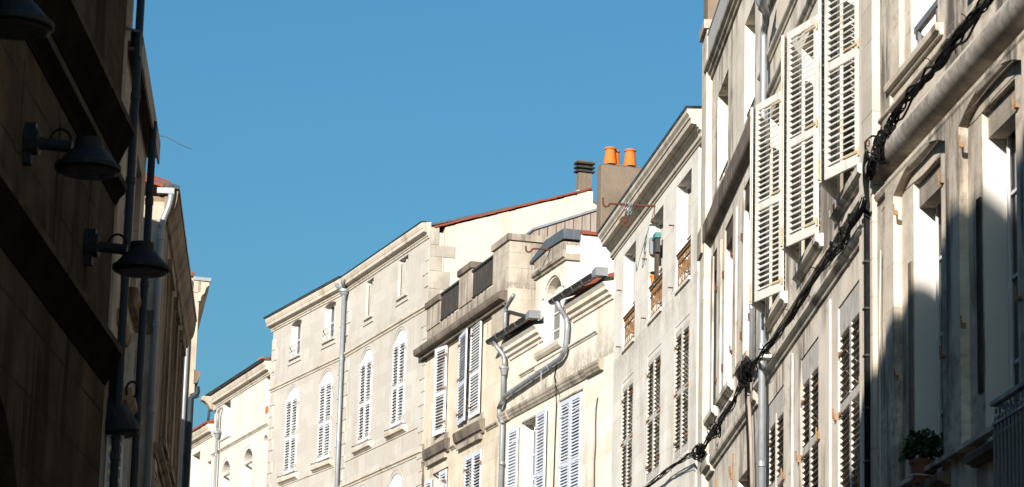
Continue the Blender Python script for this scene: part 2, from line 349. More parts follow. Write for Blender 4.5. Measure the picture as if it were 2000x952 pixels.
def leaf_mb(k, wd, z0, z1, t=.032, pitch=.06, rails=(.5,), st=.065, sl=.044, tilt=45, top=.09, bot=.11, sag=0.):
    """one louvred shutter leaf in its own plane: x 0..wd, y 0..t, z z0..z1"""
    m = MB(1)
    m.box(0, st, 0, t, z0, z1).box(wd - st, wd, 0, t, z0, z1)
    lev = [z0 + bot] + [z0 + (z1 - z0) * r for r in rails] + [z1 - top]
    m.box(st, wd - st, .001, t - .001, z0, z0 + bot); m.box(st, wd - st, .001, t - .001, z1 - top, z1)
    for r in rails:
        zc = z0 + (z1 - z0) * r; m.box(st, wd - st, .001, t - .001, zc - .045, zc + .045)
    zs = [z0 + bot] + sum([[z0 + (z1 - z0) * r - .045, z0 + (z1 - z0) * r + .045] for r in rails], []) + [z1 - top]
    ca, sa = math.cos(R_(tilt)), math.sin(R_(tilt))
    for a, b in zip(zs[::2], zs[1::2]):
        n = int((b - a) / pitch); p0 = (b - a) / n
        for i in range(n):
            zc = a + (i + .5) * p0 + random.uniform(-.002, .002); y = t / 2; h = sl / 2; th = .004
            tt = R_(tilt) + random.uniform(-.07, .07) + (random.uniform(-.35, .35) if random.random() < .035 else 0); ca, sa = math.cos(tt), math.sin(tt)
            prof = [(y + h * ca - th * sa, zc - h * sa - th * ca), (y + h * ca + th * sa, zc - h * sa + th * ca), (y - h * ca + th * sa, zc + h * sa + th * ca), (y - h * ca - th * sa, zc + h * sa - th * ca)]
            n4 = 4; vs = [(x, q[0], q[1]) for x in (st - .004, wd - st + .004) for q in prof]
            m.add(vs, [(0, 1, 5, 4), (1, 2, 6, 5), (2, 3, 7, 6), (3, 0, 4, 7), (3, 2, 1, 0), (4, 5, 6, 7)])
    return m

def leaf(fac, uh, wh, u2, w2, z0, z1, mat='white', hinges=True, hmat='rust', label=None, hz=(.12, .5, .88), **kw):
    """shutter leaf hung at (uh, wh) with its free edge at (u2, w2)"""
    k = fac.side; a = Vector((uh * k, wh)); b = Vector((u2 * k, w2)); L = (b - a).length
    m = leaf_mb(1, L, z0, z1, **kw); dx = (b - a) / L; nx = Vector((-dx.y, dx.x))
    if nx.y < 0: nx = -nx
    m.v = [(a.x + dx.x * x + nx.x * y, a.y + dx.y * x + nx.y * y, z) for x, y, z in m.v]
    o = m.build('shutter', mat, fac.root, label=label)
    if hinges:
        for hh in hz:
            h = MB(1); z = z0 + (z1 - z0) * hh
            p0, p1 = a + nx * .036, a + dx * min(.28, L * .45) + nx * .036
            e = nx * .008
            h.add([(p0.x, p0.y, z - .014), (p1.x, p1.y, z - .010), (p1.x, p1.y, z + .010), (p0.x, p0.y, z + .014), (p0.x + e.x, p0.y + e.y, z - .014), (p1.x + e.x, p1.y + e.y, z - .010), (p1.x + e.x, p1.y + e.y, z + .010), (p0.x + e.x, p0.y + e.y, z + .014)],
                  [(0, 1, 2, 3), (7, 6, 5, 4), (0, 4, 5, 1), (1, 5, 6, 2), (2, 6, 7, 3), (3, 7, 4, 0)])
            h.tube([(p0.x - dx.x * .02, p0.y, z - .045), (p0.x - dx.x * .02, p0.y, z + .045)], .011, 6)
            h.build('hinge', hmat, o)
    return o

def closed_pair(fac, u0, u1, z0, z1, w0=.0, mat='white', hmat='rust', gap=.006, **kw):
    c = (u0 + u1) / 2 + random.uniform(-.01, .01)
    a = leaf(fac, u0, w0, c - gap, w0 + random.uniform(0, .012), z0, z1, mat, hmat=hmat, **kw)
    b = leaf(fac, u1, w0, c + gap, w0 + random.uniform(0, .012), z0 + random.uniform(-.006, .006), z1, mat, hmat=hmat, **kw)
    return a, b

def bracket(fac, u, z, mat='rust', s=1.):
    """iron shutter stop or pintle let into the stone"""
    m = MB(fac.side); m.box(u - .022 * s, u + .022 * s, 0, .03 * s, z - .04 * s, z + .03 * s).tube([(u, .04 * s, z - .02 * s), (u, .045 * s, z + .10 * s)], .012 * s, 6)
    return m.build('shutter_stop', mat, fac.root)

def pipe(fac, pts, r, mat='zinc', name='downpipe', collars=(), straps=(), rnd=2., parent=None):
    m = MB(fac.side); P = smooth_pts(pts, 6, rnd) if len(pts) > 2 else [Vector(p) for p in pts]
    m.tube(P, r, 14); o = m.build(name, mat, parent or fac.root, smooth=True)
    for p, d, rr in collars:
        c = MB(fac.side); p = Vector(p); d = Vector(d).normalized()
        c.tube([p - d * .035, p - d * .03, p + d * .03, p + d * .035], [r * 1.02, r * rr, r * rr, r * 1.02], 14); c.build('collar', mat, o, smooth=False)
    return o

def moulding(fac, prof, u0, u1, mat, name='moulding', bevel=0.):
    return MB(fac.side).prism(prof, u0, u1).build(name, mat, fac.root, bevel=bevel)

def cornice_prof(zb, h, d, steps=4):
    """classical: small bed mould, soffit, fascia, cyma; closed against the wall"""
    return [(-.02, zb), (.12 * d, zb), (.16 * d, zb + .12 * h), (.26 * d, zb + .14 * h), (.32 * d, zb + .30 * h), (.42 * d, zb + .36 * h),
            (.80 * d, zb + .38 * h), (.82 * d, zb + .60 * h), (.88 * d, zb + .63 * h), (.90 * d, zb + .70 * h), (.97 * d, zb + .80 * h), (d, zb + .92 * h), (d, zb + h), (-.02, zb + h + .02)]

def string_prof(zb, h, d):
    return [(-.02, zb), (.3 * d, zb), (.45 * d, zb + .3 * h), (.8 * d, zb + .45 * h), (d, zb + .6 * h), (d, zb + .9 * h), (.9 * d, zb + h), (-.02, zb + h + .03)]

def body(fac, u0, u1, top, mat, depth=8., w0=-.36, prof=None, name='side_wall'):
    prof = prof or [(w0, -.2), (w0, top), (-depth, top), (-depth, -.2)]
    return MB(fac.side).prism(prof, u0, u1).build(name, mat, fac.root)

def tiles(fac, u0, u1, z, w0, back=4.5, pitch=.30, step=.2, mat='tile', rad=.085, name='roof'):
    """slope of canal tiles with a scalloped eaves edge"""
    m = MB(fac.side); n = max(1, int((u1 - u0) / step)); st = (u1 - u0) / n
    m.prism([(w0 - .02, z - .03), (w0 - .02, z), (w0 - back, z + back * pitch), (w0 - back, z + back * pitch - .05)], u0, u1)
    for i in range(n):
        uc = u0 + (i + .5) * st; seg = 6
        ring = [(uc + rad * math.cos(math.pi * j / seg), rad * .8 * math.sin(math.pi * j / seg)) for j in range(seg + 1)]
        dz = random.uniform(-.008, .008); dw = random.uniform(-.02, .02)
        vs = [(a, w0 + .03 + dw, z + b - .005 + dz) for a, b in ring] + [(a, w0 - back, z + b + back * pitch) for a, b in ring]
        k = seg + 1
        m.add(vs, [(j, j + 1, k + j + 1, k + j) for j in range(seg)] + [list(range(k))])
    return m.build(name, mat, fac.root)

def gutter(fac, u0, u1, w_, z, r=.09, mat='gutter', rings=()):
    """half-round gutter with stop ends and joint rings"""
    m = MB(fac.side); seg = 10
    def half(rad, u): return [(u, w_ + rad * math.cos(math.pi + math.pi * j / seg), z + rad * math.sin(math.pi + math.pi * j / seg)) for j in range(seg + 1)]
    k = seg + 1; vs = half(r, u0) + half(r, u1) + half(r * .9, u0) + half(r * .9, u1)
    fs = [(j, j + 1, k + j + 1, k + j) for j in range(seg)] + [(2 * k + j, 3 * k + j, 3 * k + j + 1, 2 * k + j + 1) for j in range(seg)] + [(0, k, 3 * k, 2 * k), (k - 1, 3 * k - 1, 4 * k - 1, 2 * k - 1), list(range(k)), list(range(k, 2 * k))]
    m.add(vs, fs)
    o = m.build('gutter', mat, fac.root)
    for u in rings:
        q = MB(fac.side); vs = half(r * 1.05, u - .008) + half(r * 1.05, u + .008); q.add(vs, [(j, j + 1, k + j + 1, k + j) for j in range(seg)] + [list(range(k)), list(range(k, 2 * k))]); q.build('gutter_joint', 'zinc_pale', o)
    return o

# ------------------------------------------------------------------ plan of the street (chain of fronts)
R = Fac((4.2, 0), -1.66)
H1 = Fac(R.end(1697, 450), -5.11)
H4 = Fac(R.end(1364, 400), -7.03)
H5 = Fac(H4.end(1198, 720), -16.14)
H6 = Fac(H5.end(980, 850), -16.14)
H7b = Fac(H6.end(829, 800), -19.25)
H7a = Fac(H7b.end(670, 770), -22.83)
H8 = Fac(H7a.end(528, 760), -19.25)
H9 = Fac(H8.end(418, 850), -19.25)
L1 = Fac((-3.4, 0), 0.01, -1)
L2 = Fac(L1.end(230, 476), -4.13, -1)
def at_depth(x, y, Y):
    r = ray(x, y); t = Y / r.y; return (r.x * t, Y)
L3 = Fac(at_depth(322, 450, 29.4), -4.3, -1)
L4 = Fac(at_depth(388, 600, 40.0), -8.5, -1)
H2 = Fac(R.O, -1.66); H3 = Fac(R.O, -1.66)
U = H5.uz(980, 850)[0]

# ------------------------------------------------------------------ ground
g = MB(); g.box(-400, 400, -400, 600, -.3, 0.); go = g.build('street', 'asphalt'); go['kind'] = 'structure'

PARTS = {}
# ================================================================== right side, nearest house
def std_string(f, u0, u1, z, h, d, mat, name='string_course'):
    return moulding(f, string_prof(z, h, d), u0, u1, mat, name)

h = H1.house('terraced_house', 'grey stained stone house nearest on the right, with a fat rounded moulding', 'house', 'stone houses lining the street')
holes = [rect(-2.88 - 2.42 * i, -1.86 - 2.42 * i, 5.22, 8.0) for i in range(3)] + [rect(-2.82 - 2.42 * i, -1.80 - 2.42 * i, 9.16, 11.4) for i in range(3)]
wall_mesh(H1, 'wall', rect(-30, -.004, 0, 14.5), holes, .42, 's1', 0)
layer = [rect(-7.3, -.56, 5.3, 8.22)]
# facing slab between the arched surrounds
hl = [arch(-3.36 - 2.42 * i, -1.40 - 2.42 * i, 5.34, 8.0, 8.17) for i in range(2)]
wall_mesh(H1, 'facing', rect(-7.5, -1.06, 5.30, 8.215), hl, .078, 's1', .08)
MB(1).box(-1.06, -.52, .0, .035, 5.0, 8.2).build('pilaster_strip', 's1', h)
MB(1).box(-.50, -.02, .0, .075, 4.5, 13).build('pilaster', 's3b', h)
MB(1).box(-1.06, -.74, .0, .03, 8.7, 13).build('pilaster_strip', 's1', h)
MB(1).box(-1.52, -1.12, .0, .045, 9.12, 13).build('pilaster_strip', 's1', h)
body(H1, -29.9, -.02, 14.3, 's1', w0=-.43)
# the fat half-round moulding
pr = [(-.02, 8.30), (.02, 8.30)] + [(.04 + .135 * math.cos(t), 8.44 + .135 * math.sin(t)) for t in [R_(-95 + 190 * i / 30) for i in range(31)]] + [(-.02, 8.59)]
MB(1).prism(pr, -9.5, -.62).build('round_moulding', 'roll', h)
moulding(H1, [(-.02, 8.12), (.07, 8.13), (.09, 8.17), (.07, 8.215), (-.02, 8.218)], -9.5, -.62, 's1', 'fillet')
moulding(H1, string_prof(8.86, .07, .05), -9.5, -.62, 's1', 'string_course')
for i in range(3):
    d = 2.42 * i
    moulding(H1, [(-.25, 9.05), (.03, 9.05), (.04, 9.08), (.07, 9.09), (.075, 9.14), (.07, 9.155), (-.25, 9.159)], -3.02 - d, -.99 - d if i == 0 else -1.6 - d, 's1', 'window_sill')
    moulding(H1, [(-.25, 5.10), (.05, 5.11), (.07, 5.13), (.11, 5.14), (.12, 5.19), (.10, 5.21), (-.25, 5.219)], -3.14 - d, -1.62 - d, 'ledge_dark', 'window_sill')
    window(H1, -2.88 - d, -1.86 - d, 5.22, 8.0, .20, 3)
    window(H1, -2.82 - d, -1.80 - d, 9.16, 11.4, .20, 3)
    # timber lintel and inner head panel
    MB(1).box(-2.876 - d, -1.864 - d, -.19, -.05, 7.78, 7.998).build('lintel', 'ledge', h)
    MB(1).box(-1.862 - d, -1.85 - d, -.195, -.006, 5.23, 7.9).build('jamb', 'jamb', h)
    MB(1).box(-1.802 - d, -1.79 - d, -.195, -.006, 9.17, 11.4).build('jamb', 'jamb', h)
    MB(1).box(-2.0 - d, -1.97 - d, -.19, -.19 + .02, 5.25, 7.7).build('frame_strip', 'frame', h)
    m = MB(1); m.box(-2.79 - d, -1.87 - d, -.06, -.01, 9.40, 9.46).box(-2.0 - d, -1.96 - d, -.05, -.02, 9.17, 9.40).box(-2.7 - d, -2.66 - d, -.05, -.02, 9.17, 9.40)
    m.build('guard_rail', 'iron_grey', h)
    for z in (6.3, 7.82):
        m = MB(1); m.box(-1.555 - d, -1.53 - d, .07, .105, z - .035, z + .01).tube([(-1.54 - d, .105, z - .03), (-1.54 - d, .11, z + .07)], .009, 6)
        m.build('shutter_pintle', 'rust_bright', h)
        m = MB(1); m.box(-3.0 - d, -2.93 - d, .0, .03, z - .09, z - .07).tube([(-2.93 - d, .03, z - .1), (-2.93 - d, .035, z + .02)], .009, 6)
        m.build('shutter_pintle', 'rust_bright', h)
    MB(1).box(-1.90 - d + .075, -1.78 - d + .075, .0, .02, 5.9 - .2, 7.3).build('dark_edge_strip', 'ledge_dark' if i == 0 else 'left_ledge', h)  # dark strip on the wall beside each lower window
m = MB(1); ring = [(-.40, .10 + .028 * math.cos(t), 8.76 + .028 * math.sin(t)) for t in [2 * math.pi * i / 14 for i in range(15)]]
m.tube(ring, .007, 6); m.tube([(-.40, .07, 8.76), (-.40, .09, 8.76)], .008, 6); m.build('wall_ring', 'rust_dark', h)
# cast balcony at the second window
def balcony(f, u0, u1, w1, z0, z1, mat, name='balcony_railing'):
    m = MB(f.side); n = int((u1 - u0) / .105)
    m.box(u0, u1, w1 - .03, w1 + .03, z1, z1 + .035).box(u0, u1, w1 - .015, w1 + .015, z1 - .15, z1 - .13).box(u0, u1, w1 - .02, w1 + .02, z0, z0 + .03)
    m.box(u0, u0 + .03, -.02, w1, z1, z1 + .03).box(u1 - .03, u1, -.02, w1, z1, z1 + .03)
    for i in range(n + 1):
        u = u0 + .02 + (u1 - u0 - .04) * i / n
        m.tube([(u, w1, z0 + .02), (u, w1, z1 - .26), (u, w1, z1 - .23), (u, w1, z1 - .22), (u, w1, z1 - .14)], [.013, .013, .022, .013, .011], 7)
        if i < n:
            d = (u1 - u0 - .04) / n
            m.tube([(u + d / 2 + d / 2 * math.cos(t), w1, z1 - .14 + d / 2 * math.sin(t)) for t in [math.pi * j / 8 for j in range(9)]], .008, 5)
            m.tube([(u + d / 2 + .022 * math.cos(t), w1, z1 - .045 + .022 * math.sin(t)) for t in [2 * math.pi * j / 8 for j in range(9)]], .006, 5)
    for q in (u0 + .015, u1 - .015):
        for j in range(1, 3): m.tube([(q, w1 * j / 3., z0 + .02), (q, w1 * j / 3., z1)], .011, 6)
    m.box(u0, u1, -.02, w1, z0 - .05, z0)
    return m.build(name, mat, f.root)
balcony(H1, -6.6, -5.06, .14, 4.5, 5.43, 'iron_grey')
# thin wires that loop under the round moulding
for w_, z, amp in ((.07, 8.08, .03),):
    pts = []
    for i in range(60):
        u = -.78 - i * .12; pts.append((u, w_, z - amp * abs(math.sin(i * .21 + z)) ** 3))
    if z < 8.0: pts = [(-.80, .06, 7.60), (-.80, .062, 7.75)] + [(-.82, .065, 7.85)] + pts
    MB(1).tube(pts, .005, 5).build('thin_wire', 'ledge', h)
MB(1).tube([(-.82, .07, 7.62), (-.82, .08, 7.0), (-.815, .08, 6.2), (-.82, .08, 5.0)], .006, 5).build('thin_wire', 'cable_pale', h)

# ================================================================== house with the ajar shutters
h = H2.house('terraced_house', 'pale rendered house with white louvred shutters standing ajar above closed grey ones', 'house', 'stone houses lining the street')
lowW = [(33.30, 34.83), (30.35, 31.78), (27.32, 28.90)]
midW = [(33.22, 34.75), (30.22, 31.75), (27.24, 28.75)]
holes = [rect(a, b, 4.6, 7.66) for a, b in lowW] + [rect(a, b, 8.74, 11.30) for a, b in midW] + [rect(a, b, 12.9, 15.2) for a, b in midW]
wall_mesh(H2, 'wall', rect(26.9, 35.72, 0, 16.2), holes, .40, 's2', 0)
body(H2, 26.9, 35.7, 16.2, 's2', w0=-.41)
for i, (a, b) in enumerate(lowW):
    window(H2, a, b, 4.6, 7.66, .2, 3)
    MB(1).box(a, b, -.05, -.012, 7.44, 7.655).build('shutter_head', 'white_worn', h)
    closed_pair(H2, a + .015, b - .015, 4.62, 7.44, -.045, 'white_worn', 'rust_bright', rails=(.22, .70), pitch=.066, st=.06, sl=.05, hz=(.3, .68, .9))
    for u in (a - .12, b + .12): bracket(H2, u, 6.55, 'rust_bright', .9)
for a, b in midW:
    window(H2, a, b, 8.74, 11.3, .22, 2)
    c = (a + b) / 2
    leaf(H2, a, .015, c - .06, .25, 8.76, 11.22, 'white_near', hmat='hinge_pale', rails=(.47,), pitch=.064, st=.075, sl=.05, hz=(.05, .5, .95))
    leaf(H2, b, .015, c + .02, .30, 8.76, 11.22, 'white_near', hmat='hinge_pale', rails=(.47,), pitch=.064, st=.075, sl=.05, hz=(.05, .5, .95))
    MB(1).tube([(c + .01, .325, 8.80), (c + .01, .325, 11.15)], .011, 6).build('shutter_bolt', 'white_worn', h)
    MB(1).tube([(c + .01, .325, 8.78), (c + .01, .325, 9.0)], .014, 6).build('bolt_end', 'hinge_pale', h)
    moulding(H2, string_prof(11.50, .12, .07), a - .22, b + .22, 's3', 'window_hood')
    moulding(H2, [(-.25, 8.56), (.03, 8.565), (.05, 8.60), (.085, 8.62), (.09, 8.69), (.08, 8.70), (-.25, 8.735)], a - .24, b + .20, 's3', 'window_sill')
    window(H2, a, b, 12.9, 15.2, .22, 2)
    moulding(H2, [(-.25, 12.7), (.08, 12.72), (.14, 12.78), (.14, 12.85), (-.25, 12.895)], a - .2, b + .2, 'ledge', 'window_sill')
std_string(H2, 26.95, 35.7, 12.02, .10, .06, 's3')
std_string(H2, 26.95, 35.7, 8.34, .06, .05, 's3')
std_string(H2, 26.95, 35.7, 7.96, .12, .085, 's3', 'string_course')
for u, d, wd in ((29.55, .02, .30), (32.6, .02, .34)): MB(1).box(u - wd / 2, u + wd / 2, 0, d, 4.5, 7.86).build('pilaster_strip', 's2', h)
MB(1).box(26.92, 27.14, 0, .05, 0, 13).build('corner_strip', 's2', h)
# zinc downpipe in front of the shutters
P = H2.P
pipe(H2, [P(1489, -12, .30), P(1491, 10, .22), P(1496, 25, .12), P(1496, 46, .10), P(1492, 60, .10), P(1491.5, 120, .10), (34.63, .10, 9.2), (34.60, .10, 4.0)], .046, 'zinc', rnd=2.,
     collars=[((34.60, .10, 10.95), (0, 0, 1), 1.12), ((34.6, .10, 8.35), (0, 0, 1), 1.12), ((34.6, .10, 6.9), (0, 0, 1), 1.1)])
MB(1).lathe((P(1490, 8, .2)[0], .2, P(1490, 8, .2)[2] - .05), [(.05, 0), (.085, .05), (.09, .12), (.10, .13), (.10, .17)], 16).build('pipe_hopper', 'zinc', h, smooth=True)
pipe(H2, [(36.05, .07, 11.55), (36.03, .07, 8.3)], .03, 'zinc', collars=[((36.04, .07, 10.4), (0, 0, 1), 1.2), ((36.04, .07, 9.15), (0, 0, 1), 1.2)])
MB(1).box(34.5, 34.7, 0, .16, 8.20, 8.235).build('pipe_strap', 'cable_pale', h)

# ================================================================== narrow house with the dark ledge
h = H3.house('terraced_house', 'narrow beige house with a mouldy dark ledge and a tall blockwork corner pilaster', 'house', 'stone houses lining the street')
tW = [(39.75, 41.22), (36.45, 37.66)]
mW = [(41.12, 42.0), (38.98, 40.04), (36.74, 37.66)]
holes = [rect(a, b, 11.86, 13.42) for a, b in tW] + [rect(a, b, 8.72, 11.10) for a, b in mW] + [rect(a, b, 4.2, 7.2) for a, b in ((36.9, 38.1), (39.4, 40.6))]
wall_mesh(H3, 'wall', rect(35.73, 42.72, 0, 14.3), holes, .40, 's3', 0)
body(H3, 35.75, 42.7, 14.2, 's3', w0=-.41)
MB(1).box(42.05, 42.74, -.3, .10, 0, 11.40).build('pilaster', 's3b', h)
MB(1).box(42.04, 42.74, -.5, .09, 11.40, 14.72).build('pilaster', 's3b', h)
MB(1).box(42.00, 42.77, -.52, .14, 14.72, 14.86).build('pilaster_cap', 'ledge', h)
MB(1).box(42.05, 42.73, -.5, .08, 14.86, 17.2).build('chimney_stack', 'concrete', h)
moulding(H3, [(-.02, 11.30), (.03, 11.32), (.05, 11.36), (.10, 11.37), (.115, 11.40), (.115, 11.66), (.10, 11.69), (-.02, 11.73)], 35.75, 42.2, 'ledge_dark', 'ledge')
MB(1).box(42.2, 42.80, -.1, .135, 11.25, 11.66).build('ledge_return', 'ledge', h)
moulding(H3, [(-.02, 13.92), (.03, 13.92), (.04, 13.97), (.07, 13.99), (.08, 14.03), (.12, 14.06), (.12, 14.12), (-.02, 14.16)], 35.75, 42.2, 'ledge', 'cornice')
MB(1).prism([(-.05, 14.12), (.06, 14.15), (.05, 14.18), (-.5, 16.5), (-.6, 16.5)], 35.8, 42.0).build('roof', 'slate', h)
m = MB(1); m.box(35.9, 41.9, .08, .10, 14.56, 14.59)
for i in range(52): m.tube([(35.95 + i * .115, .09, 14.12), (35.95 + i * .115, .09, 14.57)], .007, 5)
m.build('roof_railing', 'iron_grey', h)
for a, b in tW:
    window(H3, a, b, 11.86, 13.42, .16, 2)
    m = MB(1); m.box(a, b, -.05, -.03, 12.12, 12.14).box(a, b, -.05, -.03, 11.88, 11.9)
    for i in range(9): u = a + .05 + (b - a - .1) * i / 8; m.tube([(u, -.04, 11.88), (u, -.04, 12.13)], .008, 5)
    m.build('window_guard', 'iron', h)
    MB(1).box(a, b, -.2, .06, 11.80, 11.858).build('window_sill', 's3', h)
    MB(1).box(b - .002, b + .012, -.16, -.006, 11.9, 13.2).build('jamb', 's4', h)
for j, (a, b) in enumerate(mW):
    window(H3, a, b, 8.72, 11.10, .10, 3)
    MB(1).box(b - .002, b + .010, -.10, -.004, 8.73, 10.8).build('jamb', 'jamb', h)
    MB(1).box(a - .01, b + .01, -.10, -.02, 10.82, 11.098).build('lintel', 'wood_dark', h)
    moulding(H3, [(-.25, 8.54), (.03, 8.55), (.05, 8.58), (.085, 8.60), (.09, 8.67), (.08, 8.69), (-.25, 8.715)], a - .26, b + .30, 's3', 'window_sill')
    moulding(H3, string_prof(8.36, .06, .055), a - .30, b + .34, 's3', 'apron')
    for z in (9.1, 10.45):
        bracket(H3, a - .10, z, 'rust_dark', .9)
        MB(1).box(b + .06, b + .085, 0, .03, z - .05, z + .06).build('shutter_stop', 'rust_dark', h)
for u in (41.5, 40.4, 38.4): MB(1).box(u, u + .34, 0, .022, 8.75, 11.04).build('pilaster_strip', 's3', h)
moulding(H3, [(-.02, 7.84), (.03, 7.84), (.04, 7.88), (.075, 7.90), (.085, 7.93), (.085, 8.0), (.07, 8.02), (-.02, 8.04)], 35.75, 42.0, 's3', 'string_course')
for u0_, u1_ in ((41.2, 42.2),): moulding(H3, [(-.02, 7.80), (.05, 7.80), (.06, 7.87), (.11, 7.89), (.12, 7.98), (.10, 8.03), (-.02, 8.05)], u0_, u1_, 's3', 'string_break')
for a, b in ((36.9, 38.1), (39.4, 40.6)): window(H3, a, b, 4.2, 7.2, .2, 3)
for u, z in ((40.9, 7.35), (38.65, 7.35)):
    bracket(H3, u, z, 'rust_bright', 1.3); MB(1).box(u - .05, u - .02, 0, .02, z - .75, z + .3).build('rusty_strap', 'rust_bright', h)

# ================================================================== white house with rusty window guards
h = H4.house('terraced_house', 'pale ashlar house with a deep cornice and rusty guards in its upper windows', 'house', 'stone houses lining the street')
W = [(.60, 1.88), (3.13, 4.46), (5.87, 7.14)]
S = [(.64, 1.88), (3.17, 4.48), (5.90, 7.10)]
wall_mesh(H4, 'wall', rect(-.0, 8.27, 0, 13.75), [rect(a, b, 11.44, 13.21) for a, b in W] + [rect(a, b, 8.64, 10.83) for a, b in S], .40, 's4', 0)
body(H4, .02, 8.25, 13.6, 's4', w0=-.41)
pf = [(-.02, 13.38), (.02, 13.385), (.025, 13.42), (.05, 13.425), (.055, 13.46), (.04, 13.48), (.045, 13.53), (.08, 13.55), (.085, 13.57), (.115, 13.59), (.12, 13.62), (.21, 13.63), (.215, 13.71), (.235, 13.72), (.24, 13.755), (.275, 13.80), (.28, 13.865), (-.02, 13.88)]
pf = [(a, b + .03) for a, b in pf]
moulding(H4, pf, -.42, 8.47, 'ledge_pale', 'cornice')
MB(1).prism([(-.02, 13.914), (.265, 13.90), (.30, 13.905), (.30, 13.935), (-.02, 13.95)], -.44, 8.49).build('roof_flashing', 'gutter', h)
MB(1).prism([(-.05, 13.97), (.24, 13.94), (-3, 15.0), (-3, 14.9)], .0, 8.4).build('roof', 'slate', h)
for i, (a, b) in enumerate(W):
    window(H4, a, b, 11.44, 13.21, .15, 1, mull=True)
    MB(1).box(b - .002, b + .010, -.148, -.004, 11.45, 13.12).build('jamb', 's4', h)
    MB(1).box(a, b, -.15, .03, 11.38, 11.438).build('window_sill', 's4', h)
    m = MB(1); m.box(a + .01, b - .01, -.05, -.01, 11.98, 12.02).box(a + .01, b - .01, -.045, -.02, 11.5, 11.52).box(a + .01, b - .01, -.045, -.02, 11.86, 11.875)
    for k in range(8):
        u = a + .05 + (b - a - .1) * k / 7 + random.uniform(-.015, .015); m.tube([(u, -.03, 11.5), (u + random.uniform(-.02, .02), -.03, 12.0)], .006, 5)
        if k < 7:
            c = u + (b - a - .1) / 14
            m.tube([(c + .035 * math.cos(t) * (1 - t / 9), -.03, 11.72 + .09 * math.sin(t)) for t in [j * .7 for j in range(10)]], .006, 5)
            m.tube([(c + .03 * math.cos(t), -.03, 11.93 + .04 * math.sin(t)) for t in [j * .785 for j in range(9)]], .005, 5)
    m.build('window_guard', 'rust_guard', h)
    MB(1).box(a + .005, b - .005, -.06, .0, 12.021, 12.05).build('guard_handrail', 'rust_dark', h)
    for z in (11.55, 12.6): MB(1).tube([(b + .22, .0, z), (b + .22, .09, z)], .012, 6).build('shutter_stop', 'rust_dark', h)
for a, b in S:
    closed_pair(H4, a + .01, b - .01, 8.66, 10.74, -.035, 'white_worn', 'rust_bright' if a < 1 else 'rust', rails=(.5,), pitch=.066, st=.055, sl=.050)
    MB(1).box(a, b, -.04, -.008, 10.742, 10.828).build('shutter_head', 's4', h)
    window(H4, a, b, 8.64, 10.83, .24, 2)
    MB(1).box(a - .02, b + .02, 0, .018, 8.56, 8.638).build('window_sill', 's4', h)
std_string(H4, .02, 8.2, 7.75, .2, .12, 'ledge')
# iron arm with pulley wheel
pb = H4.P(1280, 403)
arm = MB(1); u, z = pb[0], pb[2]
arm.tube([(u, -.05, z), (u, .66, z)], .020, 8).tube(smooth_pts([(u, .66, z), (u, .80, z), (u, .81, z - .045), (u, .87, z - .06), (u, .91, z - .02), (u, .91, z + .10)], 4, .4), .018, 8)
arm = arm.build('hoist_arm', 'rust_dark', h)
q = MB(1); cz = z - .30; cw = .52
q.tube([(u, cw + .085 * math.cos(t), cz + .085 * math.sin(t)) for t in [2 * math.pi * i / 20 for i in range(21)]], .014, 6)
for k in range(3): a_ = k * math.pi / 3; q.tube([(u, cw - .08 * math.cos(a_), cz - .08 * math.sin(a_)), (u, cw + .08 * math.cos(a_), cz + .08 * math.sin(a_))], .008, 5)
q.tube([(u - .03, cw, cz), (u + .03, cw, cz)], .02, 8).tube([(u, cw, z), (u, cw, cz + .08)], .012, 6)
q.build('pulley', 'rust_dark', arm)
q = MB(1)
for k in range(26):
    p = Vector((u + random.uniform(-.03, .03), cw - .05 + random.uniform(-.06, .05), z + random.uniform(-.16, .03))); a_ = random.uniform(0, 6.28)
    q.tube([(p.x + .025 * math.cos(t) * math.cos(a_), p.y + .025 * math.cos(t) * math.sin(a_), p.z + .03 * math.sin(t)) for t in [j * .8 for j in range(8)]], .006, 5)
q.build('tangled_wire', 'zinc', arm)
MB(1).tube([(u, .02, z - .02), (u - .05, .012, z - .33)], .006, 5).build('stay', 'rust_dark', arm)
# things hung in the middle window
b_ = W[1][1]; hz = 12.95
def top(o, label, cat, group=None):
    o['label'] = label; o['category'] = cat
    if group: o['group'] = group
    return o
e = bpy.data.objects.new('hanging_lantern', None); col.objects.link(e); e.location = H4.at(b_ - .46, 12.5, -.05); e.rotation_euler = h.rotation_euler
top(e, 'small teal and black lantern hung in the middle upper window with rusty guard', 'lantern')
MB(1).box(-.16, .16, -.05, .06, .30, .36).box(-.13, .13, -.04, .05, .36, .40).build('cap', 'teal', e)
MB(1).box(-.13, .13, -.035, .045, .05, .299).build('body', 'iron', e)
MB(1).box(-.07, .07, -.03, .03, -.42, .049).build('hanging_tail', 'wood_dark', e)
MB(1).box(-.05, .05, -.02, .05, -.52, -.421).build('green_weight', 'teal', e)
e2 = bpy.data.objects.new('meter_box', None); col.objects.link(e2); e2.location = H4.at(b_ - .06, 12.78, -.06); e2.rotation_euler = h.rotation_euler
top(e2, 'small grey box fixed at the far side of the window with the teal lantern', 'box')
MB(1).box(-.05, .05, -.05, .06, -.16, .14).build('case', 'zinc_pale', e2); MB(1).box(-.052, .052, .0605, .066, -.12, .1).build('lid', 'zinc', e2)
e3 = bpy.data.objects.new('flower_pot', None); col.objects.link(e3); e3.location = H4.at(b_ - .32, 12.052, -.03); e3.rotation_euler = h.rotation_euler
top(e3, 'small red clay pot standing on the rusty guard of the middle upper window', 'flower pot')
MB(1).lathe((0, 0, 0), [(.045, 0), (.065, .11), (.075, .115), (.075, .14)], 12).build('clay_pot', 'terra', e3, smooth=False)
m = MB(1)
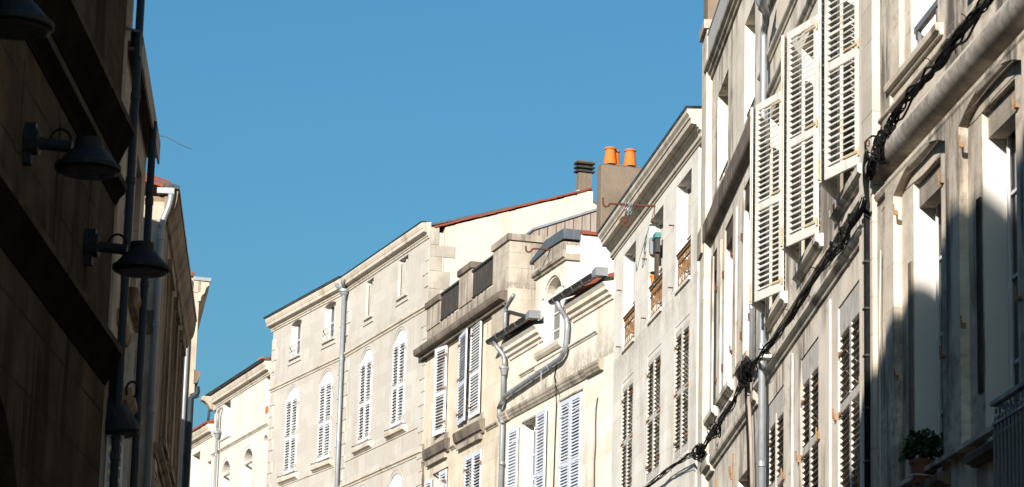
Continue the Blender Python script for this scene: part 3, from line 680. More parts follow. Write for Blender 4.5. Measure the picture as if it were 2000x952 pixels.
for k in range(14):
    a_ = random.uniform(0, 6.28); l = random.uniform(.05, .11); m.tube([(0, 0, .13), (l * .6 * math.cos(a_), l * .6 * math.sin(a_), .2), (l * math.cos(a_), l * math.sin(a_), .17)], [.006, .014, .002], 4)
m.build('foliage', 'leaf', e3)

# ================================================================== small house with dormer and gutters
h = H5.house('terraced_house', 'small cream house with an arched dormer and a long slanting rainwater pipe', 'house', 'stone houses lining the street')
dw = (3.24, 4.46)
holes = [rect(4.70, 5.76, 8.6, 11.12), rect(1.84, 3.20, 8.6, 11.19), arch(dw[0], dw[1], 12.44, 13.48, 13.78)]
outl = [(0.0, 0), (7.31, 0), (7.31, 12.98), (5.10, 12.98), (5.10, 14.28), (3.06, 14.28), (3.06, 12.98), (0.0, 12.98)]
wall_mesh(H5, 'wall', outl, holes, .36, 's5', 0)
body(H5, .02, 7.29, 12.9, 's5', w0=-.37, depth=7)
# dormer cheeks, pediment, lead roof
MB(1).box(3.062, 3.22, -1.6, -.362, 12.9, 14.1).build('dormer_cheek', 's5', h); MB(1).box(4.95, 5.09, -1.6, -.362, 12.9, 14.1).build('dormer_cheek', 's5', h)
moulding(H5, [(-.3, 13.98), (.04, 13.98), (.05, 14.02), (.09, 14.04), (.10, 14.10), (-.3, 14.12)], 3.0, 5.16, 'ledge', 'dormer_cornice')
pd = [(3.08, 14.12), (5.10, 14.12), (5.10, 14.34)] + [(5.10 - 2.02 * t, 14.34 + .12 * math.sin(math.pi * t)) for t in (.2, .4, .6, .8)] + [(3.08, 14.36)]
MB(1).prismw(pd, -.35, .05).build('dormer_pediment', 's6b', h)
MB(1).prismw([(5.30, 14.34), (5.30, 14.40), (4.2, 14.62), (3.0, 14.60), (3.0, 14.40), (4.2, 14.42)], -.45, .09).build('dormer_roof', 'slate', h)
arch_band(H5, dw[0] - .02, dw[1] + .02, 13.48, 13.82, .10, -.01, .035).build('window_arch', 's5', h)
window(H5, dw[0], dw[1], 12.44, 13.5, .16, 2)
MB(1).box(dw[0], dw[1], -.22, -.19, 13.47, 13.78).build('fanlight', 'frame', h)
MB(1).box(dw[1] - .002, dw[1] + .012, -.16, -.006, 12.45, 13.46).build('jamb', 'jamb', h)
moulding(H5, [(-.3, 12.25), (.07, 12.26), (.11, 12.31), (.13, 12.38), (.11, 12.42), (-.3, 12.435)], 3.12, 4.75, 'ledge_pale', 'window_sill')
moulding(H5, string_prof(12.13, .07, .06), .95, 3.1, 's5', 'string_course'); moulding(H5, string_prof(12.13, .07, .06), 3.1, 6.0, 's5', 'string_course')
MB(1).box(3.05, 4.95, 0, .035, 12.06, 12.24).build('apron', 's5', h)
for a, b in ((.03, 2.5), (4.45, 6.80)):
    moulding(H5, [(-.02, 12.62), (.03, 12.62), (.04, 12.68), (.09, 12.70), (.10, 12.76), (.16, 12.79), (.17, 12.86), (.23, 12.92), (-.02, 12.97)], a, b, 's5', 'cornice')
    MB(1).box(a + .05, b - .1, 0, .17, 12.93, 13.03).build('eaves_board', 'gutter', h)
P5 = H5.P
g1 = gutter(H5, .30, 2.98, .30, 13.12, .085, rings=(.9, 1.5, 2.1, 2.7)); g2 = gutter(H5, 4.62, 7.42, .30, 13.12, .085, rings=(5.3, 6.0, 6.7))
for a in (.05, 4.34): MB(1).prismw([(a, 13.04), (a + .24, 13.04), (a + .24, 13.16), (a, 13.20)], .12, .36).build('gutter_return', 'zinc_pale', h)
tiles(H5, 1.7, 2.95, 13.16, .22, 3.0, .38, .17, 'tile'); tiles(H5, 5.15, 7.28, 13.16, .22, 3.0, .38, .17, 'tile')
std = [(-.02, 11.36), (.03, 11.37), (.05, 11.41), (.07, 11.43), (.08, 11.47), (.10, 11.50), (.10, 11.55), (-.02, 11.59)]
moulding(H5, std, .95, 7.25, 'ledge', 'string_course'); moulding(H5, [(a + .045 if a > 0 else a, b) for a, b in std], .55, 1.42, 'ledge', 'string_break'); moulding(H5, [(a + .03 if a > 0 else a, b) for a, b in std], 6.7, 7.3, 'ledge', 'string_break')
# windows and shutters
window(H5, 4.70, 5.76, 8.6, 11.12, .18, 3); MB(1).box(5.758, 5.77, -.175, -.006, 8.6, 11.1).build('jamb', 'jamb', h)
MB(1).box(4.66, 5.80, -.01, .03, 11.14, 11.18).build('lintel_drip', 'ledge', h)
leaf(H5, 4.70, .03, 3.99, .05, 8.62, 11.17, 'bluewhite', rails=(.5,), pitch=.062, st=.09, tilt=58, sl=.052, hmat='white')
leaf(H5, 5.98, .03, 6.60, .06, 8.62, 11.12, 'bluewhite', rails=(.5,), pitch=.062, st=.07, tilt=58, sl=.052, hmat='white')
closed_pair(H5, 1.85, 3.19, 8.62, 11.16, .0, 'bluewhite', 'white', rails=(.5,), pitch=.060, st=.085, tilt=58, sl=.052)
window(H5, 1.84, 3.20, 8.6, 11.19, .2, 2)
MB(1).box(1.78, 3.26, -.01, .025, 11.195, 11.225).build('lintel_drip', 'ledge', h)
# rainwater pipes
pipe(H5, [P5(1089, 590, .30), P5(1092, 600, .28), P5(1107, 622, .10), P5(1108, 640, .10), P5(1104, 684, .10), P5(1095, 700, .10), P5(985, 775, .10), P5(975, 798, .10)], .052, 'zinc', collars=[(P5(1072, 716, .10), (1, 0, .05), 1.15), (P5(1036, 739, .10), (1, 0, .05), 1.12), (P5(1000, 765, .10), (1, 0, .05), 1.12)])
pipe(H5, [P5(975, 798, .10), P5(975, 812, .10), P5(981, 822, .10), P5(981, 836, .10), (P5(980, 840, .10)[0], .10, 8.5)], .050, 'zinc_pale', collars=[(P5(980, 905, .1), (0, 0, 1), 1.12)])
pipe(H5, [P5(966, 664, .30), P5(967, 674, .27), P5(984, 694, .11), P5(986, 712, .10), P5(983, 722, .10), (P5(983, 740, .10)[0], .10, P5(983, 790, .10)[2])], .048, 'zinc_pale')
c = P5(984, 726, .10); MB(1).lathe((c[0], c[1], c[2] - .08), [(.05, 0), (.06, .03), (.075, .09), (.085, .13), (.10, .14), (.10, .18), (.06, .19)], 16).build('pipe_hopper', 'zinc_pale', h, smooth=False)
MB(1).tube([P5(1056, 603, .02), P5(1053, 640, .02), P5(1051, 690, .02)], .012, 6).tube([P5(1056, 760, .14), P5(1057, 725, .2), P5(1058, 742, .14)], .007, 5).build('thin_wire', 'cable_pale', h)
MB(1).tube([P5(1087, 712, .02), P5(1083, 735, .02), P5(1086, 762, .15), P5(1087, 790, .02), P5(1084, 860, .02), P5(1081, 952, .02), P5(1080, 990, .02)], .011, 6).build('wall_cable', 'black', h)
MB(1).tube([P5(1167, 777, .02), P5(1164, 800, .02), P5(1163, 830, .02), P5(1163, 870, .02), P5(1161, 900, .02), P5(1160, 990, .02)], .013, 6).build('wall_cable', 'wood_dark', h)
# hook arm beside the dormer
pb = P5(1080, 489); u, z = pb[0], pb[2]
MB(1).tube(smooth_pts([(u, -.02, z), (u, .42, z), (u, .45, z - .06), (u, .51, z - .09), (u, .56, z - .06), (u, .57, z + .03)], 4, .35), .018, 8).tube([(u, .03, z - .01), (u + .25, .02, z - .42)], .009, 5).build('hook_arm', 'rust_dark', h)
# building's attic behind: white party wall, timber cladding, chimneys
MB(1).box(2.96, 3.058, -5, -.27, 12.9, 14.50).build('party_wall', 'white_render', h)
MB(1).box(2.90, 3.12, -5, -.26, 14.502, 14.56).build('wall_coping', 'tile', h)

# ================================================================== big chimney behind
def chim_pot(f, u, w_, z, s, parent):
    MB(f.side).lathe((u, w_, z), [(.145 * s, 0), (.11 * s, .29 * s), (.105 * s, .33 * s), (.13 * s, .335 * s), (.13 * s, .37 * s), (.09 * s, .375 * s), (.085 * s, .30 * s)], 18).build('chimney_pot', 'terra', parent, smooth=False)
ch = MB(1); ch.box(3.52, 3.82, -1.70, -.84, 12.9, 16.12).box(3.54, 3.80, -1.68, -.86, 16.12, 16.16)
ch = ch.build('chimney_stack', 'concrete', h, bevel=.03)
chim_pot(H5, 3.62, -1.05, 16.155, .92, ch); chim_pot(H5, 3.62, -1.47, 16.155, .92, ch); chim_pot(H5, 3.72, -1.17, 16.155, .85, ch)

# ================================================================== house with iron railings on the parapet
h = H6.house('terraced_house', 'cream house with a parapet of stone posts and black iron bars', 'house', 'stone houses lining the street')
lS = [(1.45, 2.78), (4.22, 5.40)]
holes = [rect(2.47, 3.42, 11.88, 13.9), rect(4.50, 5.36, 11.88, 13.9)] + [rect(a, b, 8.6, 11.06) for a, b in lS]
wall_mesh(H6, 'wall', rect(0.0, 6.48, 0, 14.0), holes, .36, 's6', 0)
body(H6, .02, 6.46, 14.2, 's6', w0=-.37)
moulding(H6, [(-.02, 13.80), (.03, 13.80), (.04, 13.86), (.08, 13.88), (.09, 13.93), (.13, 13.95), (.22, 13.97), (.24, 14.02), (.24, 14.11), (.20, 14.14), (-.02, 14.17)], -.30, 6.80, 'ledge_dark', 'cornice')
MB(1).box(-.2, 6.7, .0, .11, 13.86, 13.93).build('bed_mould', 'ledge_dark', h)
MB(1).box(-.02, 6.42, -.28, .02, 14.17, 14.50).build('parapet_base', 's6b', h)
for a, b, zt in ((5.24, 6.40, 15.02), (2.56, 3.60, 15.22), (-.36, .86, 15.22)):
    MB(1).box(a, b, -.30 if a > 0 else -3.2, .045, 14.501 if a > 0 else 13.2, zt).build('parapet_post', 's6b', h)
    MB(1).box(a - .05, b + .05, -.34 if a > 0 else -3.3, .09, zt, zt + .14).build('post_cap', 'ledge_dark' if a > 0 else 'ledge', h)
for a, b in ((3.60, 5.24), (.86, 2.56)):
    m = MB(1); m.box(a, b, -.03, .05, 15.12, 15.165).box(a, b, -.01, .03, 14.54, 14.565)
    n = int((b - a) / .115)
    for i in range(n): u = a + (i + .5) * (b - a) / n; m.box(u - .014, u + .014, -.004, .024, 14.56, 15.12)
    m.build('parapet_railing', 'iron', h)
    MB(1).box(a, b, -2.6, -.6, 14.2, 14.3).build('roof_deck', 'zinc', h)
window(H6, 2.47, 3.42, 11.88, 13.9, .18, 2); window(H6, 4.50, 5.36, 11.88, 13.9, .18, 2); 
leaf(H6, 4.47, .035, 5.16, .10, 11.86, 13.86, 'white', rails=(.46,), pitch=.066, tilt=40, sl=.046); leaf(H6, 5.40, .03, 5.20, .10, 11.86, 13.86, 'white', rails=(.46,), pitch=.066, tilt=40)
leaf(H6, 2.46, .03, 1.56, .06, 11.83, 13.92, 'white', rails=(.45,), pitch=.062, tilt=58, sl=.053); leaf(H6, 3.42, .03, 2.56, .10, 11.83, 13.86, 'bluewhite', rails=(.43,), pitch=.062, tilt=56, sl=.052)
hood = [(-.02, 11.38), (.05, 11.38), (.06, 11.43), (.10, 11.45), (.12, 11.52), (.13, 11.56), (.14, 11.64), (.12, 11.67), (-.02, 11.70)]
for a, b in ((1.30, 3.45), (4.15, 6.10)):
    moulding(H6, hood, a, b, 'ledge_dark', 'window_hood')
    MB(1).box(a + .15, b - .15, 0, .09, 11.27, 11.38).build('hood_bed', 'ledge', h)
    MB(1).box(a + .1, b - .5, 0, .03, 11.70, 11.84).build('sill_block', 's6b', h)
for a, b in ((.25, 1.15), (3.6, 4.0), (6.2, 6.46)): std_string(H6, a, b, 11.38, .09, .06, 'ledge')
for j, (a, b) in enumerate(lS):
    window(H6, a, b, 8.6, 11.06, .18, 2)
    if j == 0: closed_pair(H6, a + .02, b - .02, 8.62, 11.05, .0, 'bluewhite', 'rust', rails=(.5,), pitch=.066, tilt=42)
    else:
        leaf(H6, a, .02, a + .58, .03, 8.62, 11.0, 'bluewhite', rails=(.5,), pitch=.066); leaf(H6, b + .06, .03, b + .50, .06, 8.62, 10.95, 'bluewhite', rails=(.5,), pitch=.066)
        MB(1).box(a, b, .0, .04, 11.01, 11.04).build('lintel_drip', 'iron', h)
P6 = H6.P
pipe(H6, [P6(1003, 577, .12), P6(999, 584, .12), P6(988, 602, .12), P6(987, 618, .12), P6(986, 660, .12)], .042, 'zinc_pale')
# timber clad attic on its roof
MB(1).prism([(-.60, 14.2), (-.60, 15.58), (-2.4, 16.30), (-2.4, 14.2)], -.02, 2.4).build('attic_cladding', 'wood', h)
MB(1).prism([(-.57, 15.56), (-.57, 15.61), (-2.45, 16.36), (-2.45, 16.31)], -.06, 2.45).build('attic_verge', 'zinc', h)
m = MB(1)
for i in range(10): m.box(-.035, -.021, -.70 - i * .19, -.69 - i * .19, 14.3, 15.56 + (i * .19 + .08) * .40)
m.build('cladding_joint', 'wood_dark', h)
MB(1).tube([H6.P(827 - .2 * k, 868 + k * 14, .02) for k in range(12)], [.02, .035, .025, .04, .022, .035, .03, .04, .025, .035, .03, .03], 7).build('broken_render', 'ledge_dark', h)

# ================================================================== pair of tall white houses
def tall(F, u1, label, mat, W_, S_, k):
    h = F.house('terraced_house', label, 'house', 'stone houses lining the street')
    holes = [rect(a, b, 15.78, 16.70) if k else arch(a, b, 15.76, 16.67, 16.74) for a, b in W_] + [arch(a, b, 12.56, 14.72, 14.93) for a, b in S_] + [arch(a, b, 9.2, 11.28, 11.47) for a, b in S_]
    wall_mesh(F, 'wall', rect(0.0, u1, 0, 16.9), holes, .36, mat, 0)
    for a, b in W_:
        window(F, a, b, 15.76, 16.74, .15 if not k else .09, 1, mat='frame')
        if k:   # inner boarded shutters
            c = (a + b) / 2; m = MB(1)
            for x in (a + .02, c + .01): m.box(x, x + (b - a) / 2 - .03, -.085, -.055, 15.8, 16.60)
            o = m.build('inner_shutter', 'white_worn', h)
            MB(1).box(b - .10, b - .07, -.054, -.045, 15.8, 16.6).build('shutter_bolt', 'iron', o)
        else:
            MB(1).box(b - .002, b + .01, -.15, -.005, 15.78, 16.6).build('jamb', 'jamb', h)
            m = MB(1)
            for zz in (15.92, 16.06): m.tube([(a, .02, zz), (b, .02, zz)], .007, 5)
            m.tube([(b, .02, 16.06), (b - .16, .02, 15.92)], .008, 5); m.build('window_guard', 'iron', h)
        MB(1).box(a - .12, b + .12, -.005, .03, 15.575, 15.6).box(a - .03, b + .03, -.005, .055, 15.70, 15.755).build('window_sill', mat, h)
    for a, b in S_:
        c = (a + b) / 2
        arch_band(F, a - .10, b + .10, 14.70, 15.0, .03, -.01, .012).build('window_arch', mat, h)
        arch_band(F, a - .10, b + .10, 11.24, 11.56, .03, -.01, .012).build('window_arch', mat, h)
        closed_pair(F, a + .005, b - .005, 12.60, 14.64, .0, 'white', 'white_worn', rails=(.47,), pitch=.072, st=.05, sl=.056, tilt=42, hz=(.08, .52, .9))
        mm = wall_mesh(F, 'shutter_head', arch(a, b, 14.645, 14.72, 14.925), [], .03, 'white', -.02)
        closed_pair(F, a + .005, b - .005, 9.2, 11.20, .0, 'white', 'rust_dark', rails=(.47,), pitch=.072, st=.05)
        wall_mesh(F, 'shutter_head', arch(a, b, 11.21, 11.28, 11.465), [], .03, 'white', -.02)
        window(F, a, b, 12.56, 14.7, .22, 2); window(F, a, b, 9.2, 11.3, .22, 2)
        moulding(F, [(-.2, 12.38), (.03, 12.38), (.06, 12.41), (.11, 12.43), (.12, 12.50), (.10, 12.54), (-.2, 12.555)], a - .24, b + .26, 'ledge_pale', 'window_sill')
        for x in (a - .16, b + .18):
            m = MB(1); m.tube([(x, .0, 12.57), (x, .115, 12.60), (x, .12, 12.55)], .007, 5); m.build('sill_hook', 'iron', h)
        moulding(F, [(.10, 12.57), (.112, 12.57), (.112, 12.582), (.10, 12.582)], a - .2, b + .22, 'iron', 'sill_rail')
    moulding(F, [(-.02, 15.06), (.02, 15.06), (.03, 15.10), (.065, 15.12), (.07, 15.17), (-.02, 15.19)], 0., u1, 'ledge_pale', 'string_course')
    moulding(F, [(-.02, 15.191), (.025, 15.191), (.025, 15.42), (-.02, 15.43)], 0., u1, mat, 'string_band')
    moulding(F, [(-.02, 12.33), (.02, 12.33), (.025, 12.355), (-.02, 12.37)], .3, u1 - .3, 'ledge_pale', 'string_course')
    moulding(F, [(-.02, 11.64), (.02, 11.65), (.03, 11.69), (.065, 11.71), (.07, 11.76), (-.02, 11.79)], 0., u1, 'ledge_pale', 'string_course')
    moulding(F, cornice_prof(16.76, .35, .21), .0, u1 + (.12 if not k else 0), 'ledge_pale', 'cornice')
    return h
h = tall(H7b, 6.86, 'tall white house with a cream plastered gable end edged in red tiles', 's7', [(1.66, 2.42), (4.50, 5.12)], [(1.57, 2.55), (4.31, 5.30)], True)
gp = [(-.37, 0), (-.37, 17.05), (-3.6, 18.17), (-8, 16.7), (-8, 0)]
MB(1).prism(gp, .005, 6.85).build('gable_wall', 'plaster', h)
MB(1).prism([(.06, 17.03), (-3.6, 18.18), (-8, 16.75), (-8, 16.8), (-3.6, 18.24), ( .06, 17.08)], .03, 6.85).build('roof', 'slate', h)
m = MB(1)
for i in range(26):
    a = -.10 - i * .15; z = 16.98 + (-a - .1) * .345 + random.uniform(-.008, .008) + .02
    m.prism([(a, z), (a, z + .045), (a - .16, z + .045 + .052), (a - .16, z + .052)], -.05 + random.uniform(-.015, .015), .14)
m.build('verge_tiles', 'tile', h)
for z0, z1, l in ((16.32, 16.60, .62), (15.98, 16.32, .30), (15.55, 15.98, .50), (15.2, 15.55, .26), (16.6, 17.02, .22)):
    MB(1).box(-.012, .004, -l, -.005, z0 + .004, z1 - .004).build('quoin', 'quoin', h)
# its chimney
cs = MB(1).box(.01, .17, -4.02, -3.68, 16.5, 18.74).build('chimney_stack', 'concrete', h)
MB(1).box(.001, .19, -4.05, -3.65, 16.9, 18.30).build('chimney_base', 'plaster', h)
m = MB(1)
for i in range(3): m.box(-.04, .22, -4.08, -3.62, 18.76 + i * .10, 18.80 + i * .10)
m.box(.03, .15, -4.0, -3.70, 18.70, 19.0); m.build('chimney_cowl', 'iron', cs)
MB(1).box(-.035, .215, -4.07, -3.63, 19.001, 19.03).build('cowl_top', 'moss', cs)
h = tall(H7a, 5.9, 'tall white house left of the long grey downpipe, small iron guards in its top windows', 's7b', [(.82, 1.70), (3.52, 4.37)], [(.80, 1.76), (3.49, 4.45)], False)
MB(1).prism([(-.37, 0), (-.37, 16.9), (-3.6, 18.0), (-8, 16.7), (-8, 0)], .05, 5.88).build('side_wall', 's7b', h)
MB(1).prism([(.22, 17.12), (.26, 17.13), (.26, 17.16), (-3.6, 18.2), (-8, 16.8), (-8, 16.7), (-3.6, 18.1)], .0, 6.05).build('roof', 'gutter', h)
MB(1).prism([(.2, 17.09), (.23, 17.12), (.22, 17.14), (.0, 17.14)], 0, 6.86).build('roof_edge', 'gutter', H7b.root)
# stepped quoins on the street face
for F, us in ((H7b, (.0, 6.86)), (H7a, (0, 5.9))):
    for s_, ue in enumerate(us):
        for i in range(24):
            z = 9.4 + i * .31; l = .42 if i % 2 else .26
            a, b = (ue, ue + l) if s_ == 0 else (ue - l, ue)
            if 15.0 < z + .15 < 15.45 or z > 16.5: continue
            MB(1).box(a + .003, b, -.005, .022, z + .008, z + .302).build('quoin', 's7', F.root)
# shared downpipe
px_, _, zz = H7b.P(672, 572, .12)
pipe(H7b, [(px_, .12, 16.86), (px_, .12, 9.0)], .052, 'zinc', collars=[((px_, .12, 15.0), (0, 0, 1), 1.1), ((px_, .12, 12.9), (0, 0, 1), 1.1)])
MB(1).lathe((px_, .12, 16.58), [(.05, 0), (.06, .05), (.10, .11), (.11, .14), (.14, .16), (.14, .22), (.10, .24)], 16).build('pipe_hopper', 'zinc', H7b.root)
pipe(H7b, [(px_ + .30, .24, 17.0), (px_ + .25, .24, 16.9), (px_ + .03, .13, 16.86), (px_, .12, 16.78)], .045, 'zinc'); pipe(H7b, [(px_ - .30, .24, 17.0), (px_ - .25, .24, 16.9), (px_ - .03, .13, 16.86), (px_, .12, 16.78)], .045, 'zinc')

# ================================================================== far lower house
h = H8.house('terraced_house', 'lower far white house with arched windows and a curved stone bracket at its corner', 'house', 'stone houses lining the street')
aw = [(4.18, 5.16), (1.62, 2.66)]
holes = [rect(4.46, 5.28, 14.62, 15.62), rect(.05, .5, 14.75, 15.62)] + [arch(a, b, 11.2, 13.55, 13.83) for a, b in aw] + [arch(-.3 + .34, .52, 13.3, 13.8, 13.95)]
wall_mesh(H8, 'wall', rect(0.0, 6.4, 0, 15.75), holes, .36, 's8', 0)
body(H8, .02, 6.38, 15.6, 's8', w0=-.37)
window(H8, 4.46, 5.28, 14.62, 15.62, .2, 1); window(H8, .05, .5, 14.75, 15.62, .2, 1); MB(1).box(5.278, 5.29, -.2, -.005, 14.63, 15.5).build('jamb', 'jamb', h)
for a, b in aw:
    window(H8, a, b, 11.2, 13.83, .24, 3); arch_band(H8, a - .12, b + .12, 13.5, 13.92, .03, -.01, .014).build('window_arch', 's8', h)
    MB(1).box(b - .002, b + .012, -.24, -.005, 11.2, 13.5).build('jamb', 'jamb', h)
    MB(1).box(a, b, -.10, -.05, 13.42, 13.47).build('transom', 'wood', h)
moulding(H8, cornice_prof(15.58, .36, .20), .0, 6.5, 'ledge_pale', 'cornice')
tiles(H8, .0, 6.5, 15.97, .22, 6, .32, .2, 'tile_dark'); gutter(H8, .0, 6.5, .25, 16.0, .045, 'gutter')
std_string(H8, 0, 6.35, 14.18, .09, .06, 'ledge_pale')
MB(1).box(4.3, 5.45, -.005, .04, 14.50, 14.54).build('window_sill', 's8', h)
MB(1).box(.10, .40, -.004, .012, 14.55, 14.74).build('brick_patch', 'brick', h)
cs = MB(1).box(4.6, 4.95, -1.22, -.90, 15.9, 16.86).build('chimney_stack', 'brick', h); MB(1).box(4.56, 4.99, -1.26, -.86, 16.861, 16.92).build('chimney_cap', 'brick', cs)
# curved stone bracket reaching out at the corner
bk = [(0, 15.55), (.10, 15.50), (.18, 15.55), (.26, 15.68), (.36, 15.76), (.46, 15.80), (.46, 15.90), (.40, 15.93), (.22, 15.92), (0, 15.93)]
MB(1).prism(bk, 6.15, 6.42).build('stone_bracket', 'ledge', h, bevel=.02)
px8 = H8.P(424, 850, .12)[0]
pipe(H8, [(px8 - .12, .05, 15.50), (px8 - .10, .12, 15.42), (px8, .12, 15.38), (px8, .12, 15.25), (px8, .12, 14.9)], .04, 'zinc_pale')
pipe(H8, [(px8, .12, 14.9), (px8, .12, 10.)], .036, 'zinc_pale', collars=[((px8, .12, 14.1), (0, 0, 1), 1.25)])
MB(1).lathe((px8, .12, 14.56), [(.04, 0), (.06, .06), (.08, .13), (.12, .17), (.12, .22), (.06, .24)], 16).build('pipe_hopper', 'zinc_pale', h)

h = H9.house('terraced_house', 'lowest and farthest white house with red tiled eaves, half hidden behind the left houses', 'house', 'stone houses lining the street')
wall_mesh(H9, 'wall', rect(0.02, 5.5, 0, 15.0), [rect(1.65, 2.7, 11.5, 14.58), rect(.2, .7, 11.5, 14.1)], .36, 's8', 0)
body(H9, .04, 5.48, 14.9, 's8', w0=-.37)
window(H9, 1.65, 2.7, 11.5, 14.58, .2, 3); MB(1).box(2.698, 2.71, -.2, -.005, 11.6, 14.4).build('jamb', 'jamb', h)
window(H9, .2, .7, 11.5, 14.1, .2, 3)
moulding(H9, cornice_prof(14.80, .34, .20), .03, 5.6, 'ledge_pale', 'cornice')
tiles(H9, .04, 5.6, 15.17, .22, 6, .32, .2, 'tile')
pipe(H9, [(.12, .15, 15.7), (.12, .15, 15.5), (.1, .18, 15.2)], .035, 'pipe_dark')

# ================================================================== left side, dark nearest house
h = L1.house('terraced_house', 'dark sooty stone house nearest on the left, with heavy ledges and lamps', 'house', 'stone houses lining the street')
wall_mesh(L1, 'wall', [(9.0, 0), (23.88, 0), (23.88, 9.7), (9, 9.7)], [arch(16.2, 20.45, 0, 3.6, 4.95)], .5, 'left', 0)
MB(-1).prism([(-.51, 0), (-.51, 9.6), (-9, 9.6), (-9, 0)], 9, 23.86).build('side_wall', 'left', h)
MB(-1).prism([(-.51, 0), (-.51, 14.9), (-9, 14.9), (-9, 0)], -8.9, 2.).build('side_wall', 's4', h)  # unseen body behind the added wing
MB(-1).prism([(-.51, 0), (-.51, 12.9), (-9, 12.9), (-9, 0)], 2.01, 8.7).build('side_wall', 's4', h)
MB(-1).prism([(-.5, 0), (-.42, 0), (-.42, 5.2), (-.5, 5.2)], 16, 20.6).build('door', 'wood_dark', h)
wall_mesh(L1, 'unseen_pale_wing', [(-9, 0), (8.99, 0), (8.8, 12.9), (7.2, 13.45), (4.4, 14.6), (1.5, 15.0), (-2, 15.3), (-9, 15.3)], [], .5, 's4', 0)  # unseen wing added: roofline shaped to cast shadow, pale to bounce light
moulding(L1, [(-.02, 6.040), (0.130, 6.050), (0.130, 6.110), (-.02, 6.140)], 9, 23.9, 'left_ledge', 'ledge')
moulding(L1, [(-.02, 5.78), (.012, 5.78), (.03, 5.840), (0.120, 6.045), (-.02, 6.045)], 9, 23.89, 'soffit_shade', 'shade_painted_soffit')  # underside strip with its shade put into the colour
moulding(L1, [(-.02, 7.460), (0.090, 7.470), (0.090, 7.530), (-.02, 7.560)], 9, 23.9, 'left_ledge', 'ledge')
moulding(L1, [(-.02, 7.34), (.012, 7.34), (.03, 7.400), (0.080, 7.455), (-.02, 7.455)], 9, 23.89, 'soffit_shade', 'shade_painted_soffit')
moulding(L1, [(-.02, 7.960), (0.130, 7.970), (0.130, 8.030), (-.02, 8.060)], 9, 23.9, 'left_ledge', 'ledge')
moulding(L1, [(-.02, 7.70), (.012, 7.70), (.03, 7.760), (0.120, 7.955), (-.02, 7.955)], 9, 23.89, 'soffit_shade', 'shade_painted_soffit')
# plain set-off blocks and joints of the big stones
for i in range(9):
    MB(-1).box(9.1 + i * 1.66, 10.5 + i * 1.66, -.005, .012, 6.25, 7.2).build('raised_block', 'left', h)

def wall_lamp(f, u, z, label, variant=0, wbase=0.):
    e = bpy.data.objects.new('wall_lamp', None); col.objects.link(e); e.location = f.at(u, z, wbase); e.rotation_euler = f.root.rotation_euler
    top(e, label, 'lamp', 'dark barn lamps along the left wall')
    k = f.side
    m = MB(k); m.tube([(0, .0, 0), (0, .03, 0), (0, .035, 0), (0, .11, 0), (0, .12, 0)], [.11, .11, .095, .095, .07], 8).box(-.05, .05, 0, .07, -.16, -.08).box(-.035, .035, 0, .09, .08, .13); m.build('mounting_box', 'lamp', e)
    if variant == 0:
        MB(k).tube([(0, .1, -.01), (0, .16, -.012), (0, .34, -.03)], [.05, .042, .042], 12).build('arm', 'lamp', e)
        cx, cz = .46, -.03; prof = [(.06, .06), (.095, .06), (.10, .0), (.12, -.02), (.205, -.115), (.23, -.13), (.23, -.16), (.22, -.165)]
        s_ = MB(k).lathe((0, cx, cz), prof[::-1], 24).build('lamp_shade', 'lamp', e, smooth=False)
        MB(k).lathe((0, cx, cz - .175), [(.19, -.012), (.215, .0)], 24).build('lamp_glass', 'lamp_in', s_)
        MB(k).tube([(0, .26 + .07 * math.cos(t), .02 + .075 * math.sin(t)) for t in [math.pi * i / 10 for i in range(11)]], .010, 6).build('cable_loop', 'black', e)
    else:
        MB(k).tube([(0, .03, -.05), (0, .05, -.20), (0, .06, -.30)], [.06, .05, .05], 10).build('arm', 'lamp', e)
        m = MB(k); m.tube([(0, .02, -.26), (0, .04, -.36), (0, .07, -.50), (0, .08, -.55), (0, .082, -.57)], [.09, .15, .205, .215, .19], 20); s_ = m.build('lamp_shade', 'lamp', e, smooth=False)
        MB(k).tube([(0, .20 + .05 * math.cos(t), -.17 + .07 * math.sin(t)) for t in [math.pi * (1.6 - 1.6 * i / 10) - 1.2 for i in range(11)]], .011, 6).build('cable_loop', 'black', e)
    return e
wall_lamp(L1, 16.1, 6.72, 'dark lamp nearest the camera, cut off by the top left edge, on the sooty wall')
wall_lamp(L1, 19.22, 6.66, 'dark enamel lamp second from the camera, on the sooty wall below the upper ledges')
wall_lamp(L1, 22.29, 6.63, 'dark enamel lamp whose shade overlaps the pale grey downpipe beyond the sooty wall')
# ---- second house
h = L2.house('terraced_house', 'narrow shaded house on the left with thin overhanging eaves and dark downpipes', 'house', 'stone houses lining the street')
wall_mesh(L2, 'wall', rect(-.30, 3.5, 0, 8.84), [rect(.5, 1.3, 6.9, 8.5), rect(2.0, 2.9, 6.9, 8.4), rect(.9, 1.7, 4.0, 6.2)], .3, 'left_end', 0)
body(L2, -.18, 3.49, 8.8, 'left_end', w0=-.301)
for a, b, c, d in ((.5, 1.3, 6.9, 8.5), (2.0, 2.9, 6.9, 8.4), (.9, 1.7, 4.0, 6.2)): window(L2, a, b, c, d, .08, 2)
MB(-1).box(-.18, 3.55, -.3, .105, 8.76, 8.79).build('soffit', 'wood_dark', h)
MB(-1).box(-.20, 3.56, .106, .125, 8.70, 8.92).build('fascia', 'ledge', h)
MB(-1).prism([(-.2, 8.94), (.11, 8.922), (.10, 8.935), (-5, 10.3), (-5, 10.2)], -.2, 3.54).build('roof', 'slate', h)
MB(-1).box(-.2, 0.02, -.2, .02, 8.84, 10.6).build('parapet', 'left_end', h)
q = L2.P(272, 60, .09); q2 = L2.P(241, 600, .09); um = (q[0] + q2[0]) / 2
